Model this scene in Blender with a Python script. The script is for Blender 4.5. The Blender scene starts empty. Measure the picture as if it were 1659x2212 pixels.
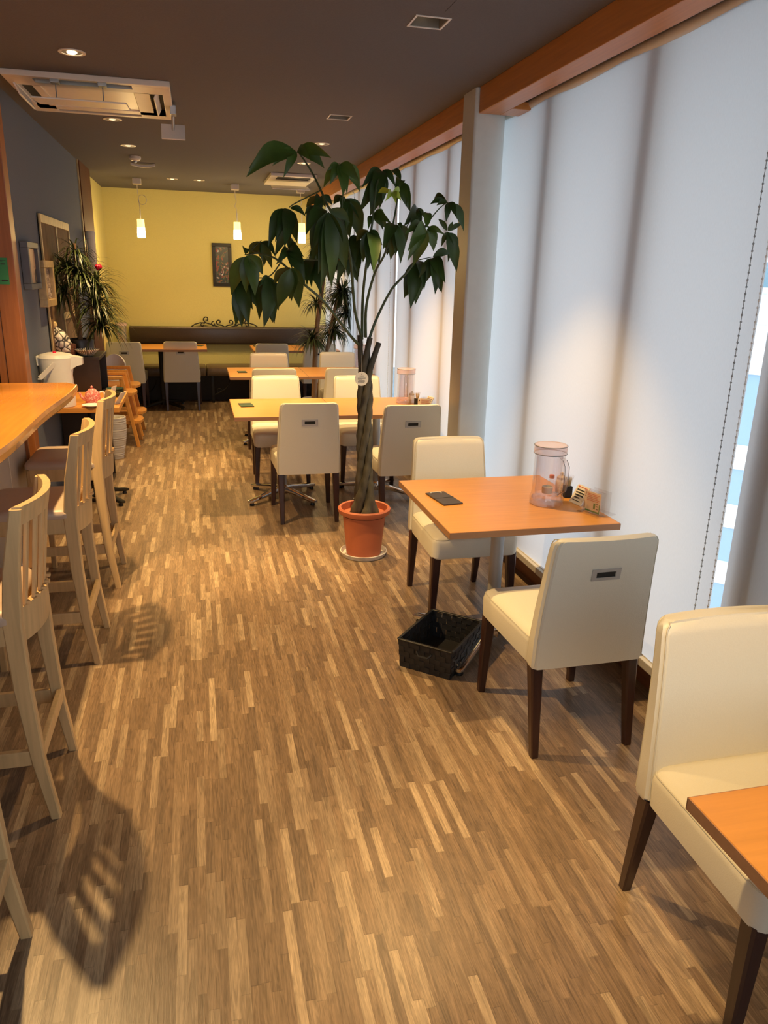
import bpy, bmesh, math, random
from mathutils import Vector, Matrix
random.seed(7)
PI = math.pi
R = math.radians
scene = bpy.context.scene

# ---------------------------------------------------------------- camera
# solved from the photograph's vanishing points; world: X right, Y down the room, Z up
F_PX = 1627.2
AX = Vector((0.97216779, -0.04771376, 0.22937564))
AY = Vector((-0.2330709, -0.29653221, 0.9261461))
AZ = Vector((0.02382736, -0.9538302, -0.29939975))
cam_data = bpy.data.cameras.new('camera')
cam_data.sensor_fit = 'VERTICAL'
cam_data.sensor_height = 36.0
cam_data.lens = F_PX / 2212.0 * 36.0
cam_data.clip_start = 0.02
cam = bpy.data.objects.new('camera', cam_data)
scene.collection.objects.link(cam)
cx = Vector((AX[0], AY[0], AZ[0])); cy = -Vector((AX[1], AY[1], AZ[1])); cz = -Vector((AX[2], AY[2], AZ[2]))
m3 = Matrix((cx, cy, cz)).transposed()
cam.matrix_world = Matrix.Translation((0, 0, 1.62)) @ m3.to_4x4()
scene.camera = cam

# ---------------------------------------------------------------- colour, world, lights
vs = scene.view_settings
vs.view_transform = 'Standard'; vs.look = 'None'; vs.gamma = 1.0; vs.exposure = -0.15
vs.use_curve_mapping = False
scene.cycles.use_denoising = True
scene.cycles.max_bounces = 8
scene.cycles.diffuse_bounces = 5
scene.cycles.transmission_bounces = 6
scene.cycles.transparent_max_bounces = 12
scene.cycles.sample_clamp_indirect = 6.0
scene.cycles.caustics_reflective = False
scene.cycles.caustics_refractive = False
world = bpy.data.worlds.new('sky'); scene.world = world
world.use_nodes = True
bg = world.node_tree.nodes['Background']
bg.inputs['Color'].default_value = (0.90, 0.94, 1.0, 1)
bg.inputs['Strength'].default_value = 3.3

WARM = (1.0, 0.64, 0.26)
def spot(name, loc, power, size, blend, target=None, color=WARM, radius=0.03):
    l = bpy.data.lights.new(name, 'SPOT'); l.energy = power; l.color = color
    l.spot_size = R(size); l.spot_blend = blend; l.shadow_soft_size = radius
    o = bpy.data.objects.new(name, l); o.location = loc
    if target:
        o.rotation_euler = (Vector(target) - Vector(loc)).to_track_quat('-Z', 'Y').to_euler()
    scene.collection.objects.link(o); return o
CEIL = 2.565
POWER = 0.50
# x, y, watts, cone, blend, aim x, aim y
LAMPS = [(-0.82, 3.10, 720, 88, 0.35, -0.50, 2.70), (-0.50, 4.16, 520, 74, 0.7, -0.30, 4.9), (-0.48, 5.80, 420, 76, 0.8, -0.35, 6.0), (-0.47, 6.93, 380, 80, 0.8, -0.3, 7.1),
         (0.55, 0.90, 430, 58, 0.5, 1.10, 1.0), (0.934, 3.24, 430, 76, 0.45, 0.90, 3.05), (0.932, 5.20, 700, 84, 0.6, 0.8, 5.4), (0.986, 6.237, 300, 76, 0.8, 0.9, 6.5), (1.0, 7.35, 330, 84, 0.8, 0.9, 7.4),
         (-0.186, 9.15, 130, 100, 0.8, -0.186, 9.3), (0.096, 9.15, 130, 100, 0.8, 0.3, 9.3)]
for i, (x, y, p, s, bl, tx, ty) in enumerate(LAMPS):
    deep = y in (3.24, 5.20) and x > 0
    spot('downlight_bulb', (x, y, CEIL + (0.035 if deep else -0.012)), p * POWER, s, bl, target=(tx, ty, 0), radius=0.028)

# ---------------------------------------------------------------- materials
def new_mat(name):
    m = bpy.data.materials.new(name); m.use_nodes = True
    return m, m.node_tree.nodes, m.node_tree.links, m.node_tree.nodes['Principled BSDF']
def mat(name, col, rough=0.5, metal=0.0, spec=0.5, var=0.0, scale=20.0, stretch=(1, 1, 1), bump=0.0, emit=None, estr=0.0, trans=0.0, ior=1.45, alpha=1.0, coat=0.0):
    m, n, l, p = new_mat(name)
    p.inputs['Base Color'].default_value = (*col, 1)
    p.inputs['Roughness'].default_value = rough
    p.inputs['Metallic'].default_value = metal
    p.inputs['Specular IOR Level'].default_value = spec
    p.inputs['Coat Weight'].default_value = coat
    if trans: p.inputs['Transmission Weight'].default_value = trans; p.inputs['IOR'].default_value = ior
    if alpha < 1: p.inputs['Alpha'].default_value = alpha
    if emit: p.inputs['Emission Color'].default_value = (*emit, 1); p.inputs['Emission Strength'].default_value = estr
    if var or bump:
        tc = n.new('ShaderNodeTexCoord'); mp = n.new('ShaderNodeMapping'); mp.inputs['Scale'].default_value = stretch
        nz = n.new('ShaderNodeTexNoise'); nz.inputs['Scale'].default_value = scale; nz.inputs['Detail'].default_value = 6
        l.new(tc.outputs['Object'], mp.inputs['Vector']); l.new(mp.outputs['Vector'], nz.inputs['Vector'])
        if var:
            mr = n.new('ShaderNodeMapRange'); mr.inputs['From Min'].default_value = 0.3; mr.inputs['From Max'].default_value = 0.7
            mr.inputs['To Min'].default_value = 1 - var; mr.inputs['To Max'].default_value = 1 + var
            l.new(nz.outputs['Fac'], mr.inputs['Value'])
            mx = n.new('ShaderNodeVectorMath'); mx.operation = 'SCALE'; mx.inputs[0].default_value = col
            l.new(mr.outputs['Result'], mx.inputs['Scale']); l.new(mx.outputs['Vector'], p.inputs['Base Color'])
        if bump:
            b = n.new('ShaderNodeBump'); b.inputs['Strength'].default_value = bump; b.inputs['Distance'].default_value = 0.01
            l.new(nz.outputs['Fac'], b.inputs['Height']); l.new(b.outputs['Normal'], p.inputs['Normal'])
    return m

def floor_mat():
    m, n, l, p = new_mat('parquet_strips')
    def math_(op, a, b=None, c=None):
        k = n.new('ShaderNodeMath'); k.operation = op
        for i, v in enumerate((a, b, c)):
            if v is None: continue
            if isinstance(v, (int, float)): k.inputs[i].default_value = v
            else: l.new(v, k.inputs[i])
        return k.outputs[0]
    tc = n.new('ShaderNodeTexCoord'); sp = n.new('ShaderNodeSeparateXYZ'); l.new(tc.outputs['Object'], sp.inputs[0])
    x, y = sp.outputs['X'], sp.outputs['Y']
    W = 0.0245
    col = math_('FLOOR', math_('DIVIDE', x, W))
    w1 = n.new('ShaderNodeTexWhiteNoise'); w1.noise_dimensions = '1D'; l.new(col, w1.inputs['W'])
    off = math_('MULTIPLY', w1.outputs['Value'], 7.3)
    sc = math_('ADD', math_('MULTIPLY', w1.outputs['Value'], 0.16), 0.20)
    v = math_('DIVIDE', math_('ADD', y, off), sc)
    row = math_('FLOOR', v)
    cb = n.new('ShaderNodeCombineXYZ'); l.new(col, cb.inputs[0]); l.new(row, cb.inputs[1])
    w2 = n.new('ShaderNodeTexWhiteNoise'); w2.noise_dimensions = '2D'; l.new(cb.outputs[0], w2.inputs['Vector'])
    ramp = n.new('ShaderNodeValToRGB'); cr = ramp.color_ramp
    cr.elements[0].position = 0.0; cr.elements[0].color = (0.165, 0.112, 0.072, 1)
    cr.elements[1].position = 1.0; cr.elements[1].color = (0.40, 0.295, 0.185, 1)
    e = cr.elements.new(0.3); e.color = (0.190, 0.125, 0.076, 1)
    e = cr.elements.new(0.62); e.color = (0.245, 0.165, 0.100, 1)
    e = cr.elements.new(0.82); e.color = (0.275, 0.195, 0.122, 1)
    l.new(w2.outputs['Value'], ramp.inputs['Fac'])
    # grain: stretched along the strips, shifted per strip
    mp = n.new('ShaderNodeMapping'); mp.inputs['Scale'].default_value = (110, 7, 1)
    av = n.new('ShaderNodeVectorMath'); av.operation = 'ADD'; l.new(tc.outputs['Object'], av.inputs[0])
    sv = n.new('ShaderNodeVectorMath'); sv.operation = 'SCALE'; l.new(w2.outputs['Color'], sv.inputs[0]); sv.inputs['Scale'].default_value = 5
    l.new(sv.outputs[0], av.inputs[1]); l.new(av.outputs[0], mp.inputs['Vector'])
    g = n.new('ShaderNodeTexNoise'); g.inputs['Scale'].default_value = 1.6; g.inputs['Detail'].default_value = 7; g.inputs['Distortion'].default_value = 1.2
    l.new(mp.outputs[0], g.inputs['Vector'])
    gr = n.new('ShaderNodeMapRange'); gr.inputs['From Min'].default_value = 0.3; gr.inputs['From Max'].default_value = 0.72
    gr.inputs['To Min'].default_value = 0.60; gr.inputs['To Max'].default_value = 1.36; l.new(g.outputs['Fac'], gr.inputs['Value'])
    # blotches
    g2 = n.new('ShaderNodeTexNoise'); g2.inputs['Scale'].default_value = 9; g2.inputs['Detail'].default_value = 4; l.new(av.outputs[0], g2.inputs['Vector'])
    gr2 = n.new('ShaderNodeMapRange'); gr2.inputs['To Min'].default_value = 0.75; gr2.inputs['To Max'].default_value = 1.25; l.new(g2.outputs['Fac'], gr2.inputs['Value'])
    # joints
    fx = math_('FRACT', math_('DIVIDE', x, W)); fy = math_('FRACT', v)
    jx = math_('MULTIPLY', math_('GREATER_THAN', fx, 0.035), math_('GREATER_THAN', fy, 0.008))
    jm = math_('ADD', math_('MULTIPLY', jx, 0.22), 0.78)
    tot = math_('MULTIPLY', math_('MULTIPLY', gr.outputs[0], gr2.outputs[0]), jm)
    s = n.new('ShaderNodeVectorMath'); s.operation = 'SCALE'; l.new(ramp.outputs['Color'], s.inputs[0]); l.new(tot, s.inputs['Scale'])
    l.new(s.outputs[0], p.inputs['Base Color'])
    p.inputs['Roughness'].default_value = 0.36
    p.inputs['Specular IOR Level'].default_value = 0.4
    b = n.new('ShaderNodeBump'); b.inputs['Strength'].default_value = 0.15; b.inputs['Distance'].default_value = 0.002
    l.new(g.outputs['Fac'], b.inputs['Height']); l.new(b.outputs['Normal'], p.inputs['Normal'])
    return m

def blind_mat():
    m = bpy.data.materials.new('roller_blind_fabric'); m.use_nodes = True
    n, l = m.node_tree.nodes, m.node_tree.links; n.clear()
    o = n.new('ShaderNodeOutputMaterial'); mix = n.new('ShaderNodeMixShader'); d = n.new('ShaderNodeBsdfDiffuse'); t = n.new('ShaderNodeBsdfTranslucent')
    tc = n.new('ShaderNodeTexCoord'); w = n.new('ShaderNodeTexNoise'); w.inputs['Scale'].default_value = 1; w.inputs['Detail'].default_value = 2
    mp = n.new('ShaderNodeMapping'); mp.inputs['Scale'].default_value = (1, 500, 60)
    l.new(tc.outputs['Object'], mp.inputs['Vector']); l.new(mp.outputs[0], w.inputs['Vector'])
    mr = n.new('ShaderNodeMapRange'); mr.inputs['To Min'].default_value = 0.94; mr.inputs['To Max'].default_value = 1.06; l.new(w.outputs['Fac'], mr.inputs['Value'])
    for sh, c in ((d, (0.80, 0.78, 0.76)), (t, (0.86, 0.82, 0.80))):
        s = n.new('ShaderNodeVectorMath'); s.operation = 'SCALE'; s.inputs[0].default_value = c; l.new(mr.outputs[0], s.inputs['Scale']); l.new(s.outputs[0], sh.inputs['Color'])
    mix.inputs['Fac'].default_value = 0.5
    l.new(d.outputs[0], mix.inputs[1]); l.new(t.outputs[0], mix.inputs[2]); l.new(mix.outputs[0], o.inputs['Surface'])
    return m

def glass_mat(name, tint=(1, 1, 1), gloss=0.08, rough=0.02, edge=0.5):
    """thin clear sheet: see-through with a glossy film that grows towards grazing angles"""
    m = bpy.data.materials.new(name); m.use_nodes = True
    n, l = m.node_tree.nodes, m.node_tree.links; n.clear()
    o = n.new('ShaderNodeOutputMaterial'); mix = n.new('ShaderNodeMixShader'); t = n.new('ShaderNodeBsdfTransparent'); g = n.new('ShaderNodeBsdfGlossy')
    t.inputs['Color'].default_value = (*tint, 1); g.inputs['Roughness'].default_value = rough
    lw = n.new('ShaderNodeLayerWeight'); lw.inputs['Blend'].default_value = 0.35
    mr = n.new('ShaderNodeMapRange'); mr.inputs['To Min'].default_value = gloss; mr.inputs['To Max'].default_value = edge; l.new(lw.outputs['Facing'], mr.inputs['Value'])
    l.new(mr.outputs[0], mix.inputs['Fac']); l.new(t.outputs[0], mix.inputs[1]); l.new(g.outputs[0], mix.inputs[2]); l.new(mix.outputs[0], o.inputs['Surface'])
    return m

def wood(name, col, rough=0.4, axis='Y', var=0.18, coat=0.0, scale=3.0):
    st = {'X': (1.2, 22, 22), 'Y': (22, 1.2, 22), 'Z': (22, 22, 1.2)}[axis]
    return mat(name, col, rough, var=var, scale=scale, stretch=st, coat=coat, bump=0.03)

def pebble_mat():
    m, n, l, p = new_mat('pebble_mosaic')
    tc = n.new('ShaderNodeTexCoord'); v = n.new('ShaderNodeTexVoronoi'); v.inputs['Scale'].default_value = 26; v.feature = 'DISTANCE_TO_EDGE'
    l.new(tc.outputs['Object'], v.inputs['Vector'])
    r = n.new('ShaderNodeValToRGB'); r.color_ramp.elements[0].position = 0.06; r.color_ramp.elements[0].color = (0.05, 0.045, 0.04, 1)
    r.color_ramp.elements[1].position = 0.13; r.color_ramp.elements[1].color = (0.72, 0.68, 0.62, 1)
    l.new(v.outputs['Distance'], r.inputs['Fac']); l.new(r.outputs[0], p.inputs['Base Color'])
    b = n.new('ShaderNodeBump'); b.inputs['Strength'].default_value = 0.8; b.inputs['Distance'].default_value = 0.01; l.new(v.outputs['Distance'], b.inputs['Height']); l.new(b.outputs[0], p.inputs['Normal'])
    p.inputs['Roughness'].default_value = 0.35
    return m

def patch_mat(name, cols, scale=14, seed=0.0):
    """a blotchy painted picture: a few flat colours laid over one another"""
    m, n, l, p = new_mat(name)
    tc = n.new('ShaderNodeTexCoord'); mp = n.new('ShaderNodeMapping'); mp.inputs['Location'].default_value = (seed, seed, seed)
    nz = n.new('ShaderNodeTexNoise'); nz.inputs['Scale'].default_value = scale; nz.inputs['Detail'].default_value = 3; nz.inputs['Distortion'].default_value = 2
    l.new(tc.outputs['Object'], mp.inputs[0]); l.new(mp.outputs[0], nz.inputs['Vector'])
    r = n.new('ShaderNodeValToRGB'); r.color_ramp.interpolation = 'CONSTANT'
    r.color_ramp.elements[0].color = (*cols[0][1], 1); r.color_ramp.elements[0].position = 0
    r.color_ramp.elements[1].position = cols[1][0]; r.color_ramp.elements[1].color = (*cols[1][1], 1)
    for pos, c in cols[2:]:
        e = r.color_ramp.elements.new(pos); e.color = (*c, 1)
    l.new(nz.outputs['Fac'], r.inputs['Fac']); l.new(r.outputs[0], p.inputs['Base Color']); p.inputs['Roughness'].default_value = 0.4
    return m

M = dict(
    floor=floor_mat(), blind=blind_mat(),
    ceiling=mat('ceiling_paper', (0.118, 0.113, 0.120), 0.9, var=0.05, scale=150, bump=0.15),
    greywall=mat('blue_grey_wallpaper', (0.115, 0.140, 0.190), 0.85, var=0.05, scale=120, bump=0.15),
    yellow=mat('yellow_wallpaper', (0.71, 0.64, 0.25), 0.85, var=0.03, scale=90, stretch=(1, 1, 3), bump=0.35),
    kitchenwall=mat('kitchen_plaster', (0.5, 0.45, 0.38), 0.8, var=0.05),
    header=wood('header_wood', (0.52, 0.20, 0.045), 0.35, 'Y', 0.12),
    postwood=wood('post_wood', (0.36, 0.125, 0.035), 0.4, 'Z', 0.15),
    darkpost=wood('dark_post_wood', (0.11, 0.030, 0.010), 0.65, 'Z', 0.15),
    kick=wood('kickboard_wood', (0.22, 0.085, 0.035), 0.5, 'Y', 0.2),
    column=mat('column_paint', (0.60, 0.60, 0.56), 0.4, var=0.02),
    sill=mat('cream_sill', (0.72, 0.68, 0.58), 0.5, var=0.03),
    mullion=mat('mullion_metal', (0.16, 0.12, 0.10), 0.4, 0.5, var=0.05),
    white=mat('white_plastic', (0.78, 0.76, 0.72), 0.35, var=0.02),
    offwhite=mat('warm_white_panel', (0.74, 0.68, 0.60), 0.4, var=0.02),
    pitcherplastic=glass_mat('clear_pink_plastic', (0.985, 0.955, 0.96), 0.07, 0.06, 0.5),
    pinklid=mat('pink_tinted_lid', (0.80, 0.62, 0.62), 0.2, alpha=0.5),
    acrylic=glass_mat('clear_acrylic', (0.985, 0.975, 0.975), 0.05, 0.03, 0.35),
    pane=glass_mat('window_glass', (0.96, 0.98, 0.98), 0.03, 0.0, 0.5),
    cream=mat('cream_leatherette', (0.70, 0.665, 0.555), 0.42, var=0.02, scale=300, bump=0.08),
    piping=mat('cream_seam', (0.60, 0.56, 0.45), 0.5, var=0.03),
    legdark=wood('dark_brown_leg', (0.042, 0.018, 0.014), 0.3, 'Z', 0.2),
    table=wood('table_laminate', (0.60, 0.265, 0.055), 0.36, 'X', 0.07),
    tableedge=wood('table_edge', (0.34, 0.17, 0.085), 0.45, 'X', 0.08),
    counter=wood('counter_slab', (0.62, 0.255, 0.045), 0.22, 'Y', 0.07, coat=0.4),
    bark=wood('live_edge', (0.42, 0.19, 0.05), 0.5, 'Y', 0.3),
    stool=wood('birch_wood', (0.60, 0.41, 0.20), 0.42, 'Z', 0.12),
    stoolseat=mat('beige_seat_vinyl', (0.50, 0.38, 0.29), 0.4, var=0.03),
    steel=mat('brushed_steel', (0.50, 0.51, 0.52), 0.4, 0.55, var=0.05),
    chrome=mat('chrome', (0.75, 0.75, 0.76), 0.14, 1.0, var=0.02),
    greymetal=mat('grey_paint_post', (0.42, 0.44, 0.45), 0.35, 0.4, var=0.03),
    black=mat('black_plastic', (0.012, 0.012, 0.012), 0.4, var=0.1),
    blackfab=mat('black_woven', (0.016, 0.016, 0.018), 0.5, var=0.2, scale=60),
    slot=mat('dark_recess', (0.01, 0.01, 0.01), 0.7, var=0.1),
    iron=mat('wrought_iron', (0.02, 0.018, 0.016), 0.45, 0.4, var=0.1),
    leather=mat('dark_brown_leather', (0.045, 0.030, 0.022), 0.28, var=0.1, scale=80, bump=0.1),
    benchseat=mat('brown_bench_vinyl', (0.14, 0.095, 0.06), 0.35, var=0.1, scale=60),
    benchbase=mat('dark_bench_base', (0.025, 0.017, 0.013), 0.6, var=0.1),
    terracotta=mat('terracotta_plastic', (0.47, 0.135, 0.062), 0.5, var=0.04, scale=8),
    soil=mat('soil', (0.06, 0.032, 0.022), 0.95, var=0.3, bump=0.8),
    saucer=mat('worn_white_saucer', (0.62, 0.60, 0.56), 0.6, var=0.25, scale=18),
    trunk=mat('braided_bark', (0.080, 0.070, 0.045), 0.7, var=0.65, scale=22, stretch=(1, 1, 0.3), bump=0.5),
    stem=mat('green_stem', (0.055, 0.085, 0.035), 0.5, var=0.2, scale=20),
    leafdark=mat('dark_leaf', (0.028, 0.060, 0.011), 0.42, spec=0.35, var=0.3, scale=10),
    leaf=mat('mid_leaf', (0.055, 0.105, 0.016), 0.40, spec=0.4, var=0.3, scale=10),
    leafyoung=mat('young_leaf', (0.36, 0.48, 0.05), 0.35, var=0.2),
    drac=mat('dracaena_leaf', (0.040, 0.058, 0.016), 0.4, var=0.4, scale=12),
    cane=mat('dracaena_cane', (0.30, 0.17, 0.085), 0.8, var=0.3, scale=25, stretch=(1, 1, 0.4), bump=0.4),
    ceramic=mat('ribbed_white_ceramic', (0.52, 0.50, 0.50), 0.6, var=0.06),
    potwhite=mat('white_planter', (0.62, 0.56, 0.46), 0.5, var=0.04),
    highchair=wood('orange_beech', (0.66, 0.30, 0.06), 0.35, 'Z', 0.1),
    darkcab=mat('dark_cabinet', (0.030, 0.020, 0.017), 0.4, var=0.1),
    pebble=pebble_mat(),
    red=mat('red_petal', (0.75, 0.01, 0.04), 0.4, var=0.1),
    green_paper=mat('green_paper', (0.05, 0.30, 0.11), 0.7, var=0.04),
    ink=mat('dark_ink', (0.03, 0.03, 0.03), 0.6, var=0.05),
    redink=mat('red_ink', (0.6, 0.12, 0.07), 0.6, var=0.05),
    greenink=mat('green_ink', (0.05, 0.28, 0.12), 0.6, var=0.05),
    rollcloth=mat('cream_cloth', (0.85, 0.76, 0.60), 0.7, var=0.03),
    paper=mat('cream_paper', (0.78, 0.74, 0.64), 0.7, var=0.03),
    tile=mat('grey_counter_panel', (0.42, 0.39, 0.35), 0.5, var=0.1, scale=5),
    goldframe=mat('gilt_frame', (0.50, 0.36, 0.18), 0.4, 0.3, var=0.2),
    bluegrey=mat('slate_frame', (0.12, 0.13, 0.15), 0.5, var=0.1),
    bamboo=wood('split_bamboo', (0.55, 0.42, 0.20), 0.5, 'Z', 0.25),
    reed=wood('brown_reed_mat', (0.15, 0.085, 0.04), 0.8, 'Z', 0.4),
    glow=mat('warm_lamp_glass', (1, .85, .6), 0.4, emit=(1.0, 0.86, 0.50), estr=9.0),
    glowtop=mat('warm_lamp_glass_top', (1, .85, .5), 0.4, emit=(1.0, 0.80, 0.30), estr=1.6),
    bulb=mat('bulb_glass', (1, .9, .7), 0.4, emit=(1.0, 0.80, 0.45), estr=40.0),
    bulbdim=mat('bulb_glass_dim', (1, .9, .7), 0.4, emit=(1.0, 0.82, 0.50), estr=1.2),
    reflector=mat('lamp_reflector', (0.22, 0.19, 0.16), 0.4, 0.3, var=0.05),
    pinkdot=patch_mat('pink_dotted_glaze', [(0, (0.62, 0.14, 0.13)), (0.56, (0.8, 0.62, 0.55))], 75),
    hill=mat('far_hill', (0.10, 0.22, 0.30), 0.9, var=0.2),
    facade=mat('blue_facade', (0.26, 0.42, 0.62), 0.7, var=0.05),
    whiteface=mat('white_facade', (0.8, 0.82, 0.84), 0.7, var=0.04),
    farwin=mat('pale_window_panel', (0.85, 0.88, 0.88), 0.5, var=0.03),
    ground=mat('far_ground', (0.30, 0.42, 0.50), 0.9, var=0.2, scale=0.3),
)
def striped_mat():
    m, n, l, p = new_mat('black_striped_glaze')
    tc = n.new('ShaderNodeTexCoord'); w = n.new('ShaderNodeTexGradient'); w.gradient_type = 'RADIAL'
    l.new(tc.outputs['Object'], w.inputs['Vector'])
    k = n.new('ShaderNodeMath'); k.operation = 'MULTIPLY'; k.inputs[1].default_value = 34; l.new(w.outputs['Fac'], k.inputs[0])
    f = n.new('ShaderNodeMath'); f.operation = 'FRACT'; l.new(k.outputs[0], f.inputs[0])
    g = n.new('ShaderNodeMath'); g.operation = 'GREATER_THAN'; g.inputs[1].default_value = 0.45; l.new(f.outputs[0], g.inputs[0])
    mx = n.new('ShaderNodeMix'); mx.data_type = 'RGBA'; mx.inputs['A'].default_value = (0.02, 0.02, 0.02, 1); mx.inputs['B'].default_value = (0.75, 0.72, 0.68, 1)
    l.new(g.outputs[0], mx.inputs['Factor']); l.new(mx.outputs['Result'], p.inputs['Base Color']); p.inputs['Roughness'].default_value = 0.3
    return m
M['striped'] = striped_mat()

# ---------------------------------------------------------------- mesh helpers
class B:
    def __init__(s): s.bm = bmesh.new()
    def box(s, x0, x1, y0, y1, z0, z1, bev=0.0, seg=2, rot=None, piv=None):
        b = bmesh.new(); bmesh.ops.create_cube(b, size=1)
        for v in b.verts: v.co = Vector(((x0 + x1) / 2 + v.co.x * (x1 - x0), (y0 + y1) / 2 + v.co.y * (y1 - y0), (z0 + z1) / 2 + v.co.z * (z1 - z0)))
        if bev: bmesh.ops.bevel(b, geom=b.edges[:], offset=bev, segments=seg, profile=0.6, affect='EDGES')
        if rot is not None:
            pv = Vector(piv) if piv else Vector(((x0 + x1) / 2, (y0 + y1) / 2, (z0 + z1) / 2))
            for v in b.verts: v.co = pv + rot @ (v.co - pv)
        return s._join(b)
    def _join(s, b):
        me = bpy.data.meshes.new('t'); b.to_mesh(me); b.free(); s.bm.from_mesh(me); bpy.data.meshes.remove(me); return s
    def loft(s, rings, cap=True, closed=True):
        vr = [[s.bm.verts.new(p) for p in r] for r in rings]
        n = len(rings[0])
        for a, b in zip(vr, vr[1:]):
            for i in range(n if closed else n - 1):
                j = (i + 1) % n
                s.bm.faces.new((a[i], a[j], b[j], b[i]))
        if cap and closed:
            s.bm.faces.new(vr[0][::-1]); s.bm.faces.new(vr[-1])
        return s
    def tube(s, pts, rad, seg=8, cap=True):
        pts = [Vector(p) for p in pts]
        if isinstance(rad, (int, float)): rad = [rad] * len(pts)
        rings = []; up = Vector((0, 0, 1)); prev = None
        for i, p in enumerate(pts):
            d = (pts[min(i + 1, len(pts) - 1)] - pts[max(i - 1, 0)])
            if d.length < 1e-9: d = Vector((0, 0, 1))
            d.normalize()
            if prev is None:
                a = up if abs(d.z) < 0.95 else Vector((1, 0, 0)); u = d.cross(a).normalized()
            else:
                u = (prev - d * prev.dot(d)); u = u.normalized() if u.length > 1e-6 else d.orthogonal().normalized()
            prev = u; v = d.cross(u)
            rings.append([p + (u * math.cos(2 * PI * k / seg) + v * math.sin(2 * PI * k / seg)) * rad[i] for k in range(seg)])
        return s.loft(rings, cap)
    def lathe(s, prof, c=(0, 0, 0), seg=32, sx=1, sy=1, cap=True):
        return s.loft([[Vector((c[0] + r * math.cos(2 * PI * k / seg) * sx, c[1] + r * math.sin(2 * PI * k / seg) * sy, c[2] + z)) for k in range(seg)] for r, z in prof], cap)
    def bar(s, a, b, w0, w1=None, t0=None, t1=None, side=(1, 0, 0)):
        """tapered rectangular bar from a to b; w along 'side', t across"""
        a, b = Vector(a), Vector(b); w1 = w0 if w1 is None else w1; t0 = w0 if t0 is None else t0; t1 = t0 if t1 is None else t1
        d = (b - a).normalized(); u = Vector(side); u = (u - d * u.dot(d)).normalized(); v = d.cross(u)
        def ring(p, w, t):
            c = min(w, t) * 0.14; o = []
            for sx, sy in ((1, 1), (-1, 1), (-1, -1), (1, -1)):
                q = [(sx * (w / 2 - c), sy * t / 2), (sx * w / 2, sy * (t / 2 - c))]
                if sx * sy > 0: q = q[::-1]
                o += q
            return [p + u * x + v * y for x, y in o]
        return s.loft([ring(a, w0, t0), ring(b, w1, t1)])
    def poly(s, pts):
        s.bm.faces.new([s.bm.verts.new(p) for p in pts]); return s

def obj(name, b, m, parent=None, smooth=False, label=None, cat=None, group=None, kind=None, loc=None, rz=None):
    bmesh.ops.recalc_face_normals(b.bm, faces=b.bm.faces[:])
    me = bpy.data.meshes.new(name); b.bm.to_mesh(me); b.bm.free()
    me.materials.append(m)
    if smooth:
        for p in me.polygons: p.use_smooth = True
        if smooth != 'all':
            try: me.set_sharp_from_angle(angle=R(38))
            except Exception: pass
    o = bpy.data.objects.new(name, me); scene.collection.objects.link(o)
    if parent is not None: o.parent = parent
    if loc is not None: o.location = loc
    if rz is not None: o.rotation_euler = (0, 0, rz)
    return tag(o, label, cat, group, kind)
def tag(o, label=None, cat=None, group=None, kind=None):
    if label: o['label'] = label
    if cat: o['category'] = cat
    if group: o['group'] = group
    if kind: o['kind'] = kind
    return o
def thing(name, label, cat, loc=(0, 0, 0), rz=0, group=None):
    o = bpy.data.objects.new(name, None); scene.collection.objects.link(o); o.location = loc; o.rotation_euler = (0, 0, rz)
    o.empty_display_size = 0.05
    return tag(o, label, cat, group)
def struct(name, b, m, smooth=False): return obj(name, b, m, smooth=smooth, kind='structure')
def dup(root, loc, rz, label, group=None):
    def cp(o, par):
        c = o.copy(); scene.collection.objects.link(c)
        if par is not None: c.parent = par
        for ch in list(o.children): cp(ch, c)
        return c
    r = cp(root, None); r.location = loc; r.rotation_euler = (0, 0, rz); r['label'] = label
    if group: r['group'] = group
    return r
def rrect(w, d, r, n=4, cxy=(0, 0)):
    o = []
    for (sx, sy, a0) in ((1, 1, 0), (-1, 1, 90), (-1, -1, 180), (1, -1, 270)):
        for k in range(n + 1):
            a = R(a0 + 90 * k / n); o.append((cxy[0] + sx * (w / 2 - r) + r * math.cos(a), cxy[1] + sy * (d / 2 - r) + r * math.sin(a)))
    return o
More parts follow.
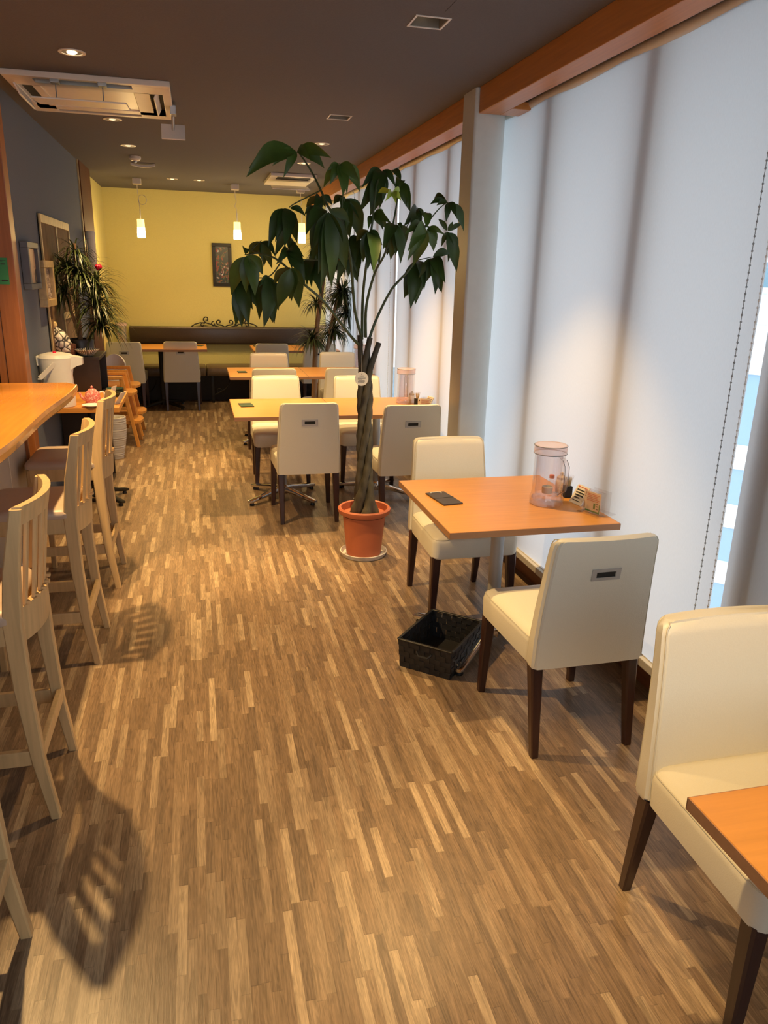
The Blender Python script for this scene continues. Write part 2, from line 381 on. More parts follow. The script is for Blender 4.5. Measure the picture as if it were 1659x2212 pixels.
# world coordinates of the braided tree's leaf clusters (centre, leaf tips) and branches
WHORLS = [
    ((0.51,4.0,2.19), [(0.26,3.93,2.05),(0.34,4.01,2.12),(0.44,3.97,2.06),(0.41,4.03,2.13),(0.65,4.03,2.12),(0.66,3.89,2.15),(0.56,3.87,2.13)]),
    ((0.7,3.9,2.13), [(0.64,3.99,2.03),(0.71,3.84,1.98),(0.79,3.83,2.04),(0.83,4.03,2.02),(0.64,3.89,2.09)]),
    ((0.64,4.1,2.0), [(0.58,4.19,1.95),(0.63,4.09,1.9),(0.71,4.14,1.96),(0.59,4.01,1.92)]),
    ((0.62,3.75,1.91), [(0.55,3.78,1.73),(0.59,3.85,1.62),(0.64,3.76,1.56),(0.7,3.81,1.69),(0.72,3.8,1.64),(0.5,3.64,1.79),(0.74,3.82,1.86),(0.59,3.77,1.55)]),
    ((0.47,4.0,1.93), [(0.36,3.95,1.74),(0.43,3.88,1.74),(0.52,4.1,1.77),(0.55,3.99,1.89),(0.4,4.06,1.7)]),
    ((0.35,4.25,1.78), [(0.29,4.35,1.69),(0.41,4.31,1.64),(0.35,4.36,1.7),(0.42,4.22,1.7)]),
    ((0.24,3.85,1.7), [(0.17,3.93,1.51),(0.28,3.84,1.51),(0.33,3.96,1.61),(0.24,3.95,1.72)]),
    ((0.47,4.1,1.74), [(0.4,4.0,1.66),(0.54,4.0,1.7),(0.55,4.03,1.56),(0.52,4.22,1.77),(0.49,4.08,1.64)]),
    ((0.22,3.95,1.59), [(0.19,3.98,1.36),(0.25,3.9,1.37),(0.3,3.95,1.45)]),
    ((0.35,3.9,1.61), [(0.3,3.87,1.55),(0.32,3.86,1.36),(0.37,3.92,1.38),(0.4,3.92,1.44),(0.31,4.0,1.39)]),
    ((0.44,3.7,1.65), [(0.38,3.75,1.46),(0.49,3.81,1.46),(0.44,3.79,1.5),(0.37,3.83,1.57),(0.51,3.74,1.56)]),
    ((0.75,4.0,1.99), [(0.72,3.91,1.88),(0.86,4.09,1.86),(0.85,4.12,1.8),(0.71,4.11,1.96),(0.78,4.02,1.8),(0.73,4.06,1.84)]),
    ((0.96,4.1,2.14), [(0.84,4.03,2.04),(0.92,4.19,1.92),(0.97,4.12,1.98),(1.02,4.04,2.05),(0.9,3.99,1.96),(0.86,4.19,1.93)]),
    ((1.13,4.35,2.12), [(1.09,4.48,2.17),(1.08,4.24,2.05),(1.18,4.43,1.99),(1.18,4.33,1.96),(1.07,4.26,2.07)]),
    ((0.89,4.0,1.91), [(0.86,3.95,1.84),(0.99,4.07,1.85),(0.96,4.1,1.92),(0.96,3.88,1.87)]),
    ((0.83,3.8,1.83), [(0.81,3.83,1.68),(0.83,3.68,1.63),(0.9,3.86,1.67),(0.89,3.76,1.76),(0.79,3.9,1.78)]),
    ((0.99,3.9,1.87), [(0.98,4.03,1.72),(1.02,3.9,1.68),(1.08,4.03,1.78),(1.01,3.85,1.84),(0.9,3.79,1.74),(1.0,3.93,1.72)]),
    ((1.24,4.4,1.99), [(1.13,4.28,1.88),(1.18,4.32,1.88),(1.26,4.38,1.88),(1.29,4.43,1.94)]),
    ((1.18,4.0,1.86), [(1.04,3.91,1.82),(1.05,3.88,1.74),(1.14,4.1,1.67),(1.26,3.95,1.83),(1.26,4.12,1.75),(1.21,4.1,1.94),(1.23,3.97,1.78)]),
    ((1.36,4.2,1.86), [(1.3,4.19,1.92),(1.44,4.2,1.9),(1.34,4.24,1.78),(1.43,4.22,1.73),(1.43,4.22,1.65),(1.38,4.23,1.7)]),
    ((1.32,4.1,2.0), [(1.28,4.22,2.02),(1.26,4.1,1.98),(1.31,4.08,1.9),(1.44,4.16,1.86),(1.35,4.03,1.92)]),
    ((1.19,4.2,1.71), [(1.15,4.15,1.45),(1.17,4.32,1.51),(1.19,4.2,1.47),(1.22,4.21,1.59),(1.2,4.07,1.55)]),
    ((1.23,4.05,1.72), [(1.25,4.03,1.53),(1.3,4.07,1.54),(1.27,3.92,1.59),(1.21,4.08,1.59),(1.34,4.08,1.74),(1.24,3.94,1.62),(1.17,4.08,1.61)]),
    ((0.8,4.3,1.79), [(0.88,4.29,1.58),(0.84,4.35,1.61),(0.85,4.26,1.68),(0.77,4.35,1.57),(0.74,4.36,1.62)]),
    ((0.62,4.3,1.7), [(0.58,4.18,1.56),(0.66,4.19,1.51),(0.65,4.35,1.57),(0.6,4.42,1.64)]),
    ((0.64,4.4,1.98), [(0.59,4.34,1.92),(0.68,4.39,1.89),(0.72,4.42,1.86),(0.6,4.35,1.82)]),
    ((0.85,4.25,1.83), [(0.88,4.22,1.72),(0.85,4.2,1.66),(0.87,4.22,1.61),(0.82,4.28,1.75)]),
    ((0.9,4.5,1.97), [(0.85,4.45,1.83),(0.92,4.47,1.84),(0.96,4.57,1.91),(0.86,4.38,1.89)]),
    ((0.69,4.5,1.82), [(0.63,4.52,1.66),(0.7,4.56,1.62),(0.73,4.45,1.65),(0.75,4.43,1.68)]),
    ((0.93,3.75,2.0), [(0.88,3.83,2.0),(0.88,3.68,1.95),(0.93,3.67,1.94),(0.97,3.73,1.96),(0.98,3.8,2.01)]),
]
STEMS = [
    [(0.87,4.2,1.25),(0.8,4.1,1.31),(0.64,3.95,1.48),(0.52,3.85,1.57),(0.4,3.9,1.68),(0.31,3.95,1.71)],
    [(0.89,4.2,1.28),(0.83,4.12,1.44),(0.78,4.0,1.7),(0.72,3.95,1.87),(0.65,3.9,1.93),(0.62,3.95,2.01),(0.58,4.0,2.1),(0.52,4.0,2.18)],
    [(0.89,4.2,1.29),(0.88,4.15,1.51),(0.87,4.0,1.72),(0.88,3.95,1.87),(0.91,4.0,2.05),(0.97,4.1,2.13)],
    [(0.91,4.2,1.29),(0.9,4.15,1.46),(0.92,4.05,1.63),(0.95,3.95,1.73),(0.99,3.95,1.88),(1.08,4.2,2.08)],
    [(0.93,4.2,1.28),(0.97,4.2,1.39),(1.04,4.15,1.55),(1.14,4.1,1.68),(1.18,4.05,1.85),(1.2,4.05,1.87),(1.33,4.15,1.84)],
    [(1.2,4.05,1.89),(1.27,4.1,1.96),(1.32,4.1,2.0)],
    [(0.42,3.9,1.68),(0.35,3.9,1.6),(0.23,3.95,1.6)],
    [(0.78,4.0,1.7),(0.66,4.1,1.69),(0.48,4.05,1.69)],
    [(0.72,3.95,1.87),(0.72,3.9,2.03),(0.7,3.9,2.13)],
    [(0.62,3.95,2.01),(0.5,4.0,1.95),(0.47,4.0,1.93)],
    [(1.14,4.1,1.68),(1.16,4.1,1.7),(1.23,4.05,1.72)],
    [(0.95,3.95,1.73),(1.11,4.2,1.85),(1.24,4.4,1.99)],
    [(0.72,3.95,1.87),(0.74,3.95,1.99)],
    [(0.31,3.95,1.71),(0.29,4.1,1.73),(0.35,4.25,1.78)],
    [(0.31,3.95,1.71),(0.24,3.9,1.7)],
]
# ================================================================ THE ROOM
XW = 1.70            # plane of the roller blinds
YB = 10.44           # back wall
XL = -1.0            # left wall
Y0 = -1.0            # wall behind the camera
XK = -3.0            # far wall of the kitchen
struct('floor', B().box(XK, 1.95, Y0, YB + 0.1, -0.1, 0), M['floor'])
b = B()
xs = [XK, 0.870, 0.996, 1.95]; yy_ = [Y0, 3.177, 3.303, 5.137, 5.263, YB + 0.1]
for i, (xa, xb) in enumerate(zip(xs, xs[1:])):
    for j, (ya, yb) in enumerate(zip(yy_, yy_[1:])):
        if not (i == 1 and j in (1, 3)): b.box(xa, xb, ya, yb, CEIL, CEIL + 0.08)
struct('ceiling', b, M['ceiling'])
struct('trim_1', B().box(0.955, 0.957, Y0, 3.1, CEIL - 0.0008, CEIL), M['slot'])     # seam of the ceiling boards
struct('wall_back', B().box(XL - 0.2, 1.95, YB, YB + 0.1, 0, CEIL), M['yellow'])
b = B(); b.box(XK, -1.3, Y0 - 0.1, Y0, 0, CEIL); b.box(-1.3, 1.95, Y0 - 0.1, Y0, 2.5, CEIL); b.box(-1.3, 1.95, Y0 - 0.1, Y0, 0, 0.85)  # opening left in this unseen wall to let in cool fill light
struct('wall_behind', b, M['kitchenwall'])
struct('window_40', B().box(-1.3, 1.95, Y0 - 0.06, Y0 - 0.054, 0.85, 2.5), M['pane'])  # added pane out of view; sky through it brightens camera-facing surfaces
struct('wall_added_shade_pier', B().box(1.95, 2.20, 0.75, 1.85, -1, CEIL + 0.2), M['column'])  # unseen block added outside to darken the blind right of the gap
struct('trim_40', B().box(1.95, 2.55, Y0 - 1, YB + 1, CEIL + 0.02, CEIL + 0.14), M['column'])  # unseen overhang added outside so the blinds get darker towards the top
struct('wall_left', B().box(XL - 0.12, XL, 5.0, 7.95, 0, CEIL), M['greywall'])
struct('wall_left_rear', B().box(XL - 0.18, XL - 0.05, 8.75, YB, 0, CEIL), M['yellow'])
struct('wall_kitchen', B().box(XK - 0.1, XK, Y0, 5.6, 0, CEIL), M['kitchenwall'])
struct('wall_kitchen_end', B().box(XK, XL - 0.12, 5.5, 5.6, 0, CEIL), M['kitchenwall'])
struct('trim_2', B().box(XL - 0.10, XL + 0.005, 4.88, 5.0, 0, CEIL, 0.004), M['postwood'])
struct('trim_3', B().box(XL - 0.145, XL - 0.103, 4.89, 5.0, 0, CEIL, 0.003), M['postwood'])
struct('trim_4', B().box(XL - 0.13, XL + 0.02, 8.0, 8.74, 0, CEIL, 0.004), M['darkpost'])
struct('trim_5', B().box(XL - 0.12, XL + 0.012, 7.951, 7.985, 0, CEIL), M['goldframe'])
# window side: sill wall, head wall, header board, sills
struct('wall_right', B().box(1.755, 1.95, Y0, YB, 0, 0.135), M['kick'])
struct('wall_right_head', B().box(1.76, 1.95, Y0, YB, 2.47, CEIL), M['column'])
struct('trim_6', B().box(1.485, 1.60, Y0, 4.15, 2.44, CEIL, 0.004), M['header'])
struct('trim_7', B().box(1.485, 1.60, 4.36, YB, 2.44, CEIL, 0.004), M['header'])
struct('trim_8', B().box(1.60, 1.76, 3.98, 4.15, 2.44, 2.475, 0.002), M['header'])
struct('trim_9', B().box(1.675, 1.755, Y0, 4.17, 0.135, 0.172, 0.004), M['sill'])
struct('trim_10', B().box(1.675, 1.755, 4.38, YB, 0.135, 0.172, 0.004), M['sill'])
struct('baseboard_left', B().box(XL, XL + 0.012, 5.0, 7.9, 0, 0.07), M['darkcab'])
struct('baseboard_back', B().box(XL, 1.66, YB - 0.012, YB, 0, 0.24), M['benchbase'])
# column, rounded on its window side
rg = []
for z in (0, CEIL):
    p = [(1.470, 4.175), (1.476, 4.168), (1.485, 4.165), (1.55, 4.165)] + [(1.55 + 0.13 * math.sin(R(a)), 4.295 - 0.13 * math.cos(R(a))) for a in (10, 22, 34, 46, 58, 70, 80, 90)] + [(1.68, 4.38), (1.740, 4.38), (1.740, 4.41), (1.62, 4.41), (1.55, 4.36), (1.470, 4.36)]
    rg.append([Vector((x, y, z)) for x, y in p])
struct('trim_11', B().loft(rg), M['column'], True)
# windows: mullions and glass
MULL = [-0.63, 0.24, 1.11, 1.965, 2.865, 3.745, 4.615, 5.30, 6.16, 6.70, 7.42, 8.28, 9.15, 10.02]
k = 0
ys = [Y0] + MULL + [YB]
for i, (a, b) in enumerate(zip(ys, ys[1:])):
    k += 1
    struct(f'window_{k}', B().box(1.84, 1.846, a, b, 0.172, 2.47), M['pane'])
for i, y in enumerate(MULL):
    b = B().box(1.757, 1.86, y - 0.05, y + 0.05, 0.172, 2.47)
    struct(f'trim_{12 + i}', b, M['mullion'])
# kickboard grille under the near window
g = thing('floor_grille', 'black slotted grille let into the wooden kickboard below the near blind', 'vent', (1.745, 3.18, 0))
b = B()
b.box(0, 0.008, -0.09, 0.09, 0.01, 0.125); obj('frame', b, M['black'], g)
b = B()
for i in range(6): b.box(-0.006, 0.002, -0.085, 0.085, 0.02 + i * 0.017, 0.027 + i * 0.017)
obj('slats', b, M['mullion'], g)

# outside
tag(obj('ground_outside', B().box(3, 300, -150, 200, -22.2, -22), M['ground']), kind='structure')
def building(x, y, w, d, zt, mwall, label, cols, rows, zr, name='distant_building'):
    t = thing(name, label, 'building', (x, y, -22), R(-50))
    obj('wall', B().box(-w / 2, w / 2, -d / 2, d / 2, 0, 22 + zt), mwall, t)
    for r_ in range(rows):
        bb = B()
        for c in range(cols):
            px = -w / 2 + (c + 0.5) * w / cols
            bb.box(px - w / cols * 0.34, px + w / cols * 0.34, -d / 2 - 0.06, -d / 2 + 0.02, 22 + zr[r_] - 0.42, 22 + zr[r_] + 0.42)
        obj('window_row', bb, M['farwin'], t)
    obj('parapet', B().box(-w / 2 - 0.1, w / 2 + 0.1, -d / 2 - 0.1, d / 2 + 0.1, 22 + zt, 22 + zt + 0.4), M['whiteface'], t)
    return t
building(20.5, 24.5, 26, 8, -1.2, M['facade'], 'blue building with rows of pale windows seen through the blind gap', 14, 6, [-14.5, -12.4, -10.3, -8.2, -6.1, -4.0])
building(46, 56, 30, 10, 1.0, M['whiteface'], 'white distant building behind the blue one in the blind gap', 16, 1, [-0.9])
tag(obj('distant_hill', B().lathe([(60, 0), (42, 14), (20, 25), (4, 29)], (130, 150, -22), 24), M['hill'], smooth=True), 'blue wooded hill on the horizon above the far buildings', 'hill')

# ================================================================ ROLLER BLINDS
def blind(y0, y1, label, chain=None, chainlabel=None):
    t = thing('roller_blind', label, 'blind', (XW, (y0 + y1) / 2, 2.47), 0, 'white roller blinds along the window wall')
    h = (y1 - y0) / 2
    n = 16
    rg = [[Vector((0.006 * math.sin(i * 1.3 + y0), -h + 2 * h * i / n, z)) for i in range(n + 1)] for z in [-2.30 + 2.30 * q / 10 for q in range(11)]]
    b = B(); b.loft(rg, closed=False); o = obj('fabric', b, M['blind'], t, smooth=True)
    obj('roller', B().tube([(0.012, -h, 0.0), (0.012, h, 0.0)], 0.024, 16), M['sill'], t, True)
    obj('bottom_bar', B().box(-0.006, 0.008, -h, h, -2.315, -2.292, 0.002), M['white'], t)
    return t
blind(0.0, 2.035, 'white roller blind right of the bright gap, behind the near chair')
blind(2.088, 4.365, 'broad white roller blind between the round column and the bright gap')
blind(4.42, 6.60, 'white roller blind just beyond the round column')
blind(6.66, 8.52, 'white roller blind behind the third table row, pale pink in the lamp light')
blind(8.56, 10.40, 'farthest white roller blind, beside the yellow back wall')
def chain(y, z0, m, label, x=1.655):
    t = thing('blind_chain', label, 'chain', (x, y, 0))
    obj('cord', B().tube([(0, 0, z0), (0, 0, 2.475)], 0.0012, 5), m, t)
    b = B(); z = z0
    while z < 2.45:
        b.lathe([(0.0005, -0.004), (0.0035, -0.002), (0.0035, 0.002), (0.0005, 0.004)], (0, 0, z), 6)
        z += 0.021
    tag(obj('beads', b, m, t, True), kind='stuff')
    obj('bracket', B().box(-0.005, 0.055, -0.012, 0.012, 2.455, 2.485, 0.003), M['white'], t)
    obj('weight', B().tube([(0, 0, z0 - 0.05), (0, 0, z0)], 0.006, 8), m, t, True)
chain(2.10, 0.50, M['greymetal'], 'grey bead chain hanging in front of the broad blind')
chain(2.035, 0.42, M['white'], 'white bead chain hanging at the right side of the bright gap')
chain(6.67, 0.45, M['white'], 'white bead chain between the two blinds behind the far tables')

# ================================================================ HEADER LIGHTS, CEILING UNITS
def downlight(x, y, lit, label, square=False):
    t = thing('downlight', label, 'ceiling light', (x, y, CEIL), 0, 'recessed ceiling downlights')
    if square:
        s = 0.063; b = B()
        for (x0, x1, y0, y1) in ((-s - .008, s + .008, -s - .008, -s), (-s - .008, s + .008, s, s + .008), (-s - .008, -s, -s, s), (s, s + .008, -s, s)):
            b.box(x0, x1, y0, y1, -0.003, 0)
        obj('trim_ring', b, M['offwhite'], t)
        b = B(); s = 0.0625
        for (x0, x1, y0, y1) in ((-s, s, -s, -s + .002), (-s, s, s - .002, s), (-s, -s + .002, -s, s), (s - .002, s, -s, s)): b.box(x0, x1, y0, y1, 0, 0.085)
        b.box(-s, s, -s, s, 0.080, 0.085)
        obj('reflector', b, M['reflector'], t)
        obj('bulb', B().lathe([(0.022, 0.080), (0.024, 0.062), (0.016, 0.05), (0.001, 0.048)], seg=16), M['bulbdim'], t, True)
        return
    else:
        obj('trim_ring', B().lathe([(0.046, 0), (0.060, 0), (0.060, -0.004), (0.046, -0.004), (0.046, 0)], seg=28, cap=False), M['offwhite'], t, True)
        obj('reflector', B().lathe([(0.001, -0.002), (0.047, -0.002)], seg=28, cap=False), M['reflector'], t)
    obj('bulb', B().lathe([(0.022, -0.001), (0.022, -0.004), (0.012, -0.008), (0.001, -0.009)], seg=16), M['bulb'] if lit else M['bulbdim'], t, True)
downlight(-0.499, 4.162, True, 'glaring lit downlight in front of the large air conditioner')
downlight(-0.479, 5.804, False, 'round downlight just behind the large air conditioner')
downlight(-0.467, 6.93, False, 'round downlight in front of the smoke detector')
downlight(0.933, 3.24, False, 'square recessed downlight near the top, above the near table', True)
downlight(0.933, 5.20, False, 'second square recessed downlight, above the second table row', True)
downlight(0.986, 6.237, False, 'round downlight above the plant near the window header')
downlight(1.0, 7.35, False, 'round downlight half hidden by the topmost plant leaves')
downlight(-0.186, 9.152, False, 'left one of two small downlights before the yellow wall')
downlight(0.096, 9.152, False, 'right one of two small downlights before the yellow wall')

t = thing('smoke_detector', 'small white round smoke detector on the ceiling', 'smoke detector', (-0.46, 7.55, CEIL))
obj('body', B().lathe([(0.05, 0), (0.05, -0.02), (0.035, -0.035), (0.001, -0.037)], seg=24), M['offwhite'], t, True)
obj('sensor', B().lathe([(0.018, -0.035), (0.014, -0.052), (0.001, -0.055)], seg=16), M['steel'], t, True)
b = B(); b.loft([[Vector((-0.11 + 0.22 * q / 12 , 0.012 * sgn + 0.01 * math.sin(PI * q / 12), zz - 0.014 * math.sin(PI * q / 12))) for (sgn, zz) in ((-1, 0), (1, 0), (1, -0.02), (-1, -0.02))] for q in range(13)])
tag(obj('ceiling_cover', b, M['offwhite'], loc=(-0.42, 8.0, CEIL)), 'shallow curved cream cover on the ceiling behind the smoke detector', 'ceiling cover')

# big cassette air conditioner
t = thing('air_conditioner', 'large white ceiling cassette air conditioner with hanging draught deflectors', 'air conditioner', (-0.49, 5.06, CEIL))
W2, D2 = 0.41, 0.47
b = B()
b.box(-W2, W2, -D2, -0.43, -0.028, 0, 0.004); b.box(-W2, W2, 0.43, D2, -0.028, 0, 0.004)
b.box(-W2, -0.37, -0.43, 0.43, -0.028, 0, 0.004); b.box(0.365, W2, -0.43, 0.43, -0.028, 0, 0.004)
b.box(-0.37, 0.365, -0.34, -0.26, -0.028, 0); b.box(-0.37, 0.365, 0.27, 0.36, -0.028, 0)
b.box(-0.30, -0.26, -0.27, 0.27, -0.028, 0); b.box(0.215, 0.295, -0.27, 0.27, -0.028, 0)
b.box(-0.37, -0.27, -0.43, -0.34, -0.028, 0); b.box(0.215, 0.37, -0.43, -0.34, -0.028, 0)
b.box(-0.37, -0.27, 0.27, 0.43, -0.028, 0); b.box(0.215, 0.37, 0.27, 0.43, -0.028, 0)
obj('frame', b, M['offwhite'], t)
obj('grille_panel', B().box(-0.26, 0.215, -0.26, 0.27, -0.022, -0.004, 0.004), M['white'], t, label='greyish lowered intake panel')
for (x0, x1, y0, y1) in ((-0.27, 0.215, -0.43, -0.34), (-0.27, 0.215, 0.36, 0.43), (-0.37, -0.30, -0.27, 0.27), (0.295, 0.365, -0.27, 0.27)):
    s = obj('outlet_slot', B().box(x0, x1, y0, y1, -0.006, 0), M['slot'], t)
obj('louver', B().box(-0.375, -0.365, -0.30, 0.10, -0.085, -0.02, 0.003, rot=Matrix.Rotation(R(-25), 3, 'Y')), M['white'], t)
obj('louver', B().box(0.325, 0.333, -0.25, 0.25, -0.05, -0.005, 0.002, rot=Matrix.Rotation(R(25), 3, 'Y')), M['white'], t)
obj('deflector', B().box(-0.27, 0.19, -0.52, -0.26, -0.124, -0.116, 0.003, rot=Matrix.Rotation(R(4), 3, 'X')), M['white'], t)
for x in (-0.16, 0.07):
    b = B(); b.box(x - 0.022, x + 0.022, -0.46, -0.40, -0.045, -0.026, 0.004); b.tube([(x, -0.42, -0.03), (x, -0.42, -0.12)], 0.003, 6)
    obj('deflector_bracket', b, M['greymetal'], t)
obj('deflector', B().box(0.335, 0.475, 0.10, 0.20, -0.15, -0.142, 0.003, rot=Matrix.Rotation(R(62), 3, 'X')), M['white'], t)
b = B(); b.box(0.395, 0.43, 0.02, 0.10, -0.07, -0.02, 0.004); b.tube([(0.41, 0.09, -0.04), (0.405, 0.16, -0.14)], 0.009, 8)
obj('deflector_bracket', b, M['steel'], t)
# second cassette by the far header
t = thing('air_conditioner', 'smaller white cassette air conditioner partly hidden by the top leaves', 'air conditioner', (1.02, 8.55, CEIL))
obj('frame', B().box(-0.24, 0.22, -0.42, 0.42, -0.03, 0, 0.005), M['offwhite'], t)
obj('outlet_slot', B().box(-0.17, 0.16, -0.36, -0.16, -0.034, -0.028), M['slot'], t)
obj('deflector', B().box(-0.20, 0.19, -0.14, 0.06, -0.10, -0.09, 0.003, rot=Matrix.Rotation(R(14), 3, 'X')), M['white'], t)

# pendant lamps
def pendant(x, y, ztop, zbot, label, loop):
    t = thing('pendant_lamp', label, 'pendant lamp', (x, y, CEIL), 0, 'pendant lamps before the yellow wall')
    obj('canopy', B().box(-0.045, 0.045, -0.045, 0.045, -0.06, 0, 0.006), M['offwhite'], t)
    zt, zb = ztop - CEIL, zbot - CEIL
    pts = [(0, 0, -0.05), (0, 0, zt + 0.27)]
    if loop:
        pts += [(0.0 + 0.045 * (1 - math.cos(a)), 0, zt + 0.20 + 0.05 * math.sin(a)) for a in [PI * q / 6 for q in range(1, 14)]]
    else:
        pts += [(0.012, 0, zt + 0.22), (-0.01, 0, zt + 0.17), (0.01, 0, zt + 0.14)]
    pts += [(0.012, 0, zt + 0.12), (0.012, 0, zt + 0.08)]
    obj('cord', B().tube(pts, 0.004, 6), M['sill'], t, True)
    obj('stem', B().tube([(0.012, 0, zt - 0.01), (0.012, 0, zt + 0.10)], 0.007, 8), M['white'], t, True)
    zm = zt - (zt - zb) * 0.45
    obj('lamp_shade', B().lathe([(0.038, zt), (0.041, zm)], (0.012, 0, 0), 20), M['glowtop'], t, True)
    obj('lamp_glass', B().lathe([(0.041, zm), (0.045, (zm + zb) / 2), (0.044, zb + 0.004), (0.03, zb)], (0.012, 0, 0), 20), M['glow'], t, True)
    l = bpy.data.lights.new('pendant_bulb', 'POINT'); l.energy = 14; l.color = (1, 0.66, 0.26); l.shadow_soft_size = 0.05
    lo = bpy.data.objects.new('pendant_bulb', l); lo.location = (0.012, 0, zb - 0.06); lo.parent = t; scene.collection.objects.link(lo)
pendant(-0.564, 9.29, 2.15, 1.955, 'left pendant lamp with a looped cord', True)
pendant(0.49, 9.39, 2.165, 1.975, 'middle pendant lamp hanging near the dark framed picture', False)
pendant(1.235, 9.38, 2.18, 1.96, 'right pendant lamp half hidden behind the big plant', False)

# ================================================================ COUNTER, KITCHEN END
t = thing('bar_counter', 'thick orange live-edge wooden bar counter on a grey panel base', 'counter', (0, 0, 0))
edge = []
yy = -0.9
while yy < 4.21:
    edge.append((-0.635 + 0.022 * math.sin(yy * 1.9 + 0.6) + 0.010 * math.sin(yy * 5.1), yy)); yy += 0.12
edge.append((-0.665, 4.21))
def slab(z, inset): return [Vector((x - inset, y, z)) for x, y in edge] + [Vector((-1.22, 4.21, z)), Vector((-1.22, -0.9, z))]
obj('worktop', B().loft([slab(0.984, 0.03), slab(1.0, 0.012), slab(1.03, 0.0), slab(1.048, 0.004), slab(1.05, 0.008)]), M['counter'], t)
obj('panel', B().box(-1.14, -0.90, -0.9, 4.18, 0, 0.984), M['tile'], t)
for y in (0.4, 1.25, 2.1, 2.95, 3.8): obj('joint_line', B().box(-0.9001, -0.898, y - 0.003, y + 0.003, 0, 0.984), M['sill'], t)
obj('end_trim', B().box(-0.902, -0.885, 4.165, 4.185, 0, 0.984), M['postwood'], t)
tag(obj('wood_block', B().box(-1.155, -1.12, 4.15, 4.185, 1.05, 1.068, 0.003), M['stool']), 'tiny pale wood block at the back end of the counter', 'wood block')
tag(obj('counter_mat', B().box(-1.19, -0.93, 3.55, 3.93, 1.0505, 1.054, 0.002), M['mullion']), 'dark mat lying on the counter at the left edge', 'mat')
# shelf with dishes, left of the post
t = thing('dish_shelf', 'wooden kitchen shelf with stacked dishes left of the green paper', 'shelf', (-1.50, 5.25, 0))
obj('frame', B().box(-0.34, -0.31, -0.15, 0.15, 0, 2.2).box(0.30, 0.335, -0.15, 0.15, 0, 2.2).box(-0.31, 0.30, 0.13, 0.15, 0, 2.2), M['darkpost'], t)
for z in (0.75, 0.95, 1.07, 1.25, 1.45): obj('shelf_board', B().box(-0.31, 0.30, -0.15, 0.13, z - 0.02, z), M['sill'], t)
plates = None
for i, (x, z) in enumerate([(-1.28, 0.751), (-1.28, 0.951), (-1.28, 1.071), (-1.28, 1.251), (-1.45, 1.071), (-1.45, 0.951)]):
    lab = 'stack of white dishes on the kitchen shelf, ' + ['lowest board', 'second board at the right', 'third board at the right', 'upper board', 'third board at the left', 'second board at the left'][i]
    if plates is None:
        plates = obj('dish_stack', B().lathe([(0.04, 0), (0.07, 0.012), (0.068, 0.02), (0.07, 0.03), (0.068, 0.04), (0.07, 0.05), (0.066, 0.06), (0.05, 0.055)], seg=24), M['white'], smooth=True, loc=(x, 5.17, z))
        tag(plates, lab, 'dishes', 'white dish stacks on the kitchen shelf')
    else: dup(plates, (x, 5.17, z), 0, lab)
# green paper
t = thing('paper_notice', 'green paper notice taped to the wooden post', 'notice', (-1.0665, 4.8785, 0))
obj('sheet', B().box(-0.035, 0.036, -0.0006, 0, 1.520, 1.665), M['green_paper'], t)
b = B()
for z, x0, x1, h in ((1.648, -0.03, 0.028, .003), (1.628, -0.03, -0.005, .005), (1.628, 0.0, 0.022, .006), (1.538, -0.03, -0.012, .005), (1.538, -0.005, 0.030, .007), (1.645, -0.01, 0.01, .003)):
    b.box(x0, x1, -0.0012, -0.0007, z, z + h)
obj('printed_lines', b, M['ink'], t)

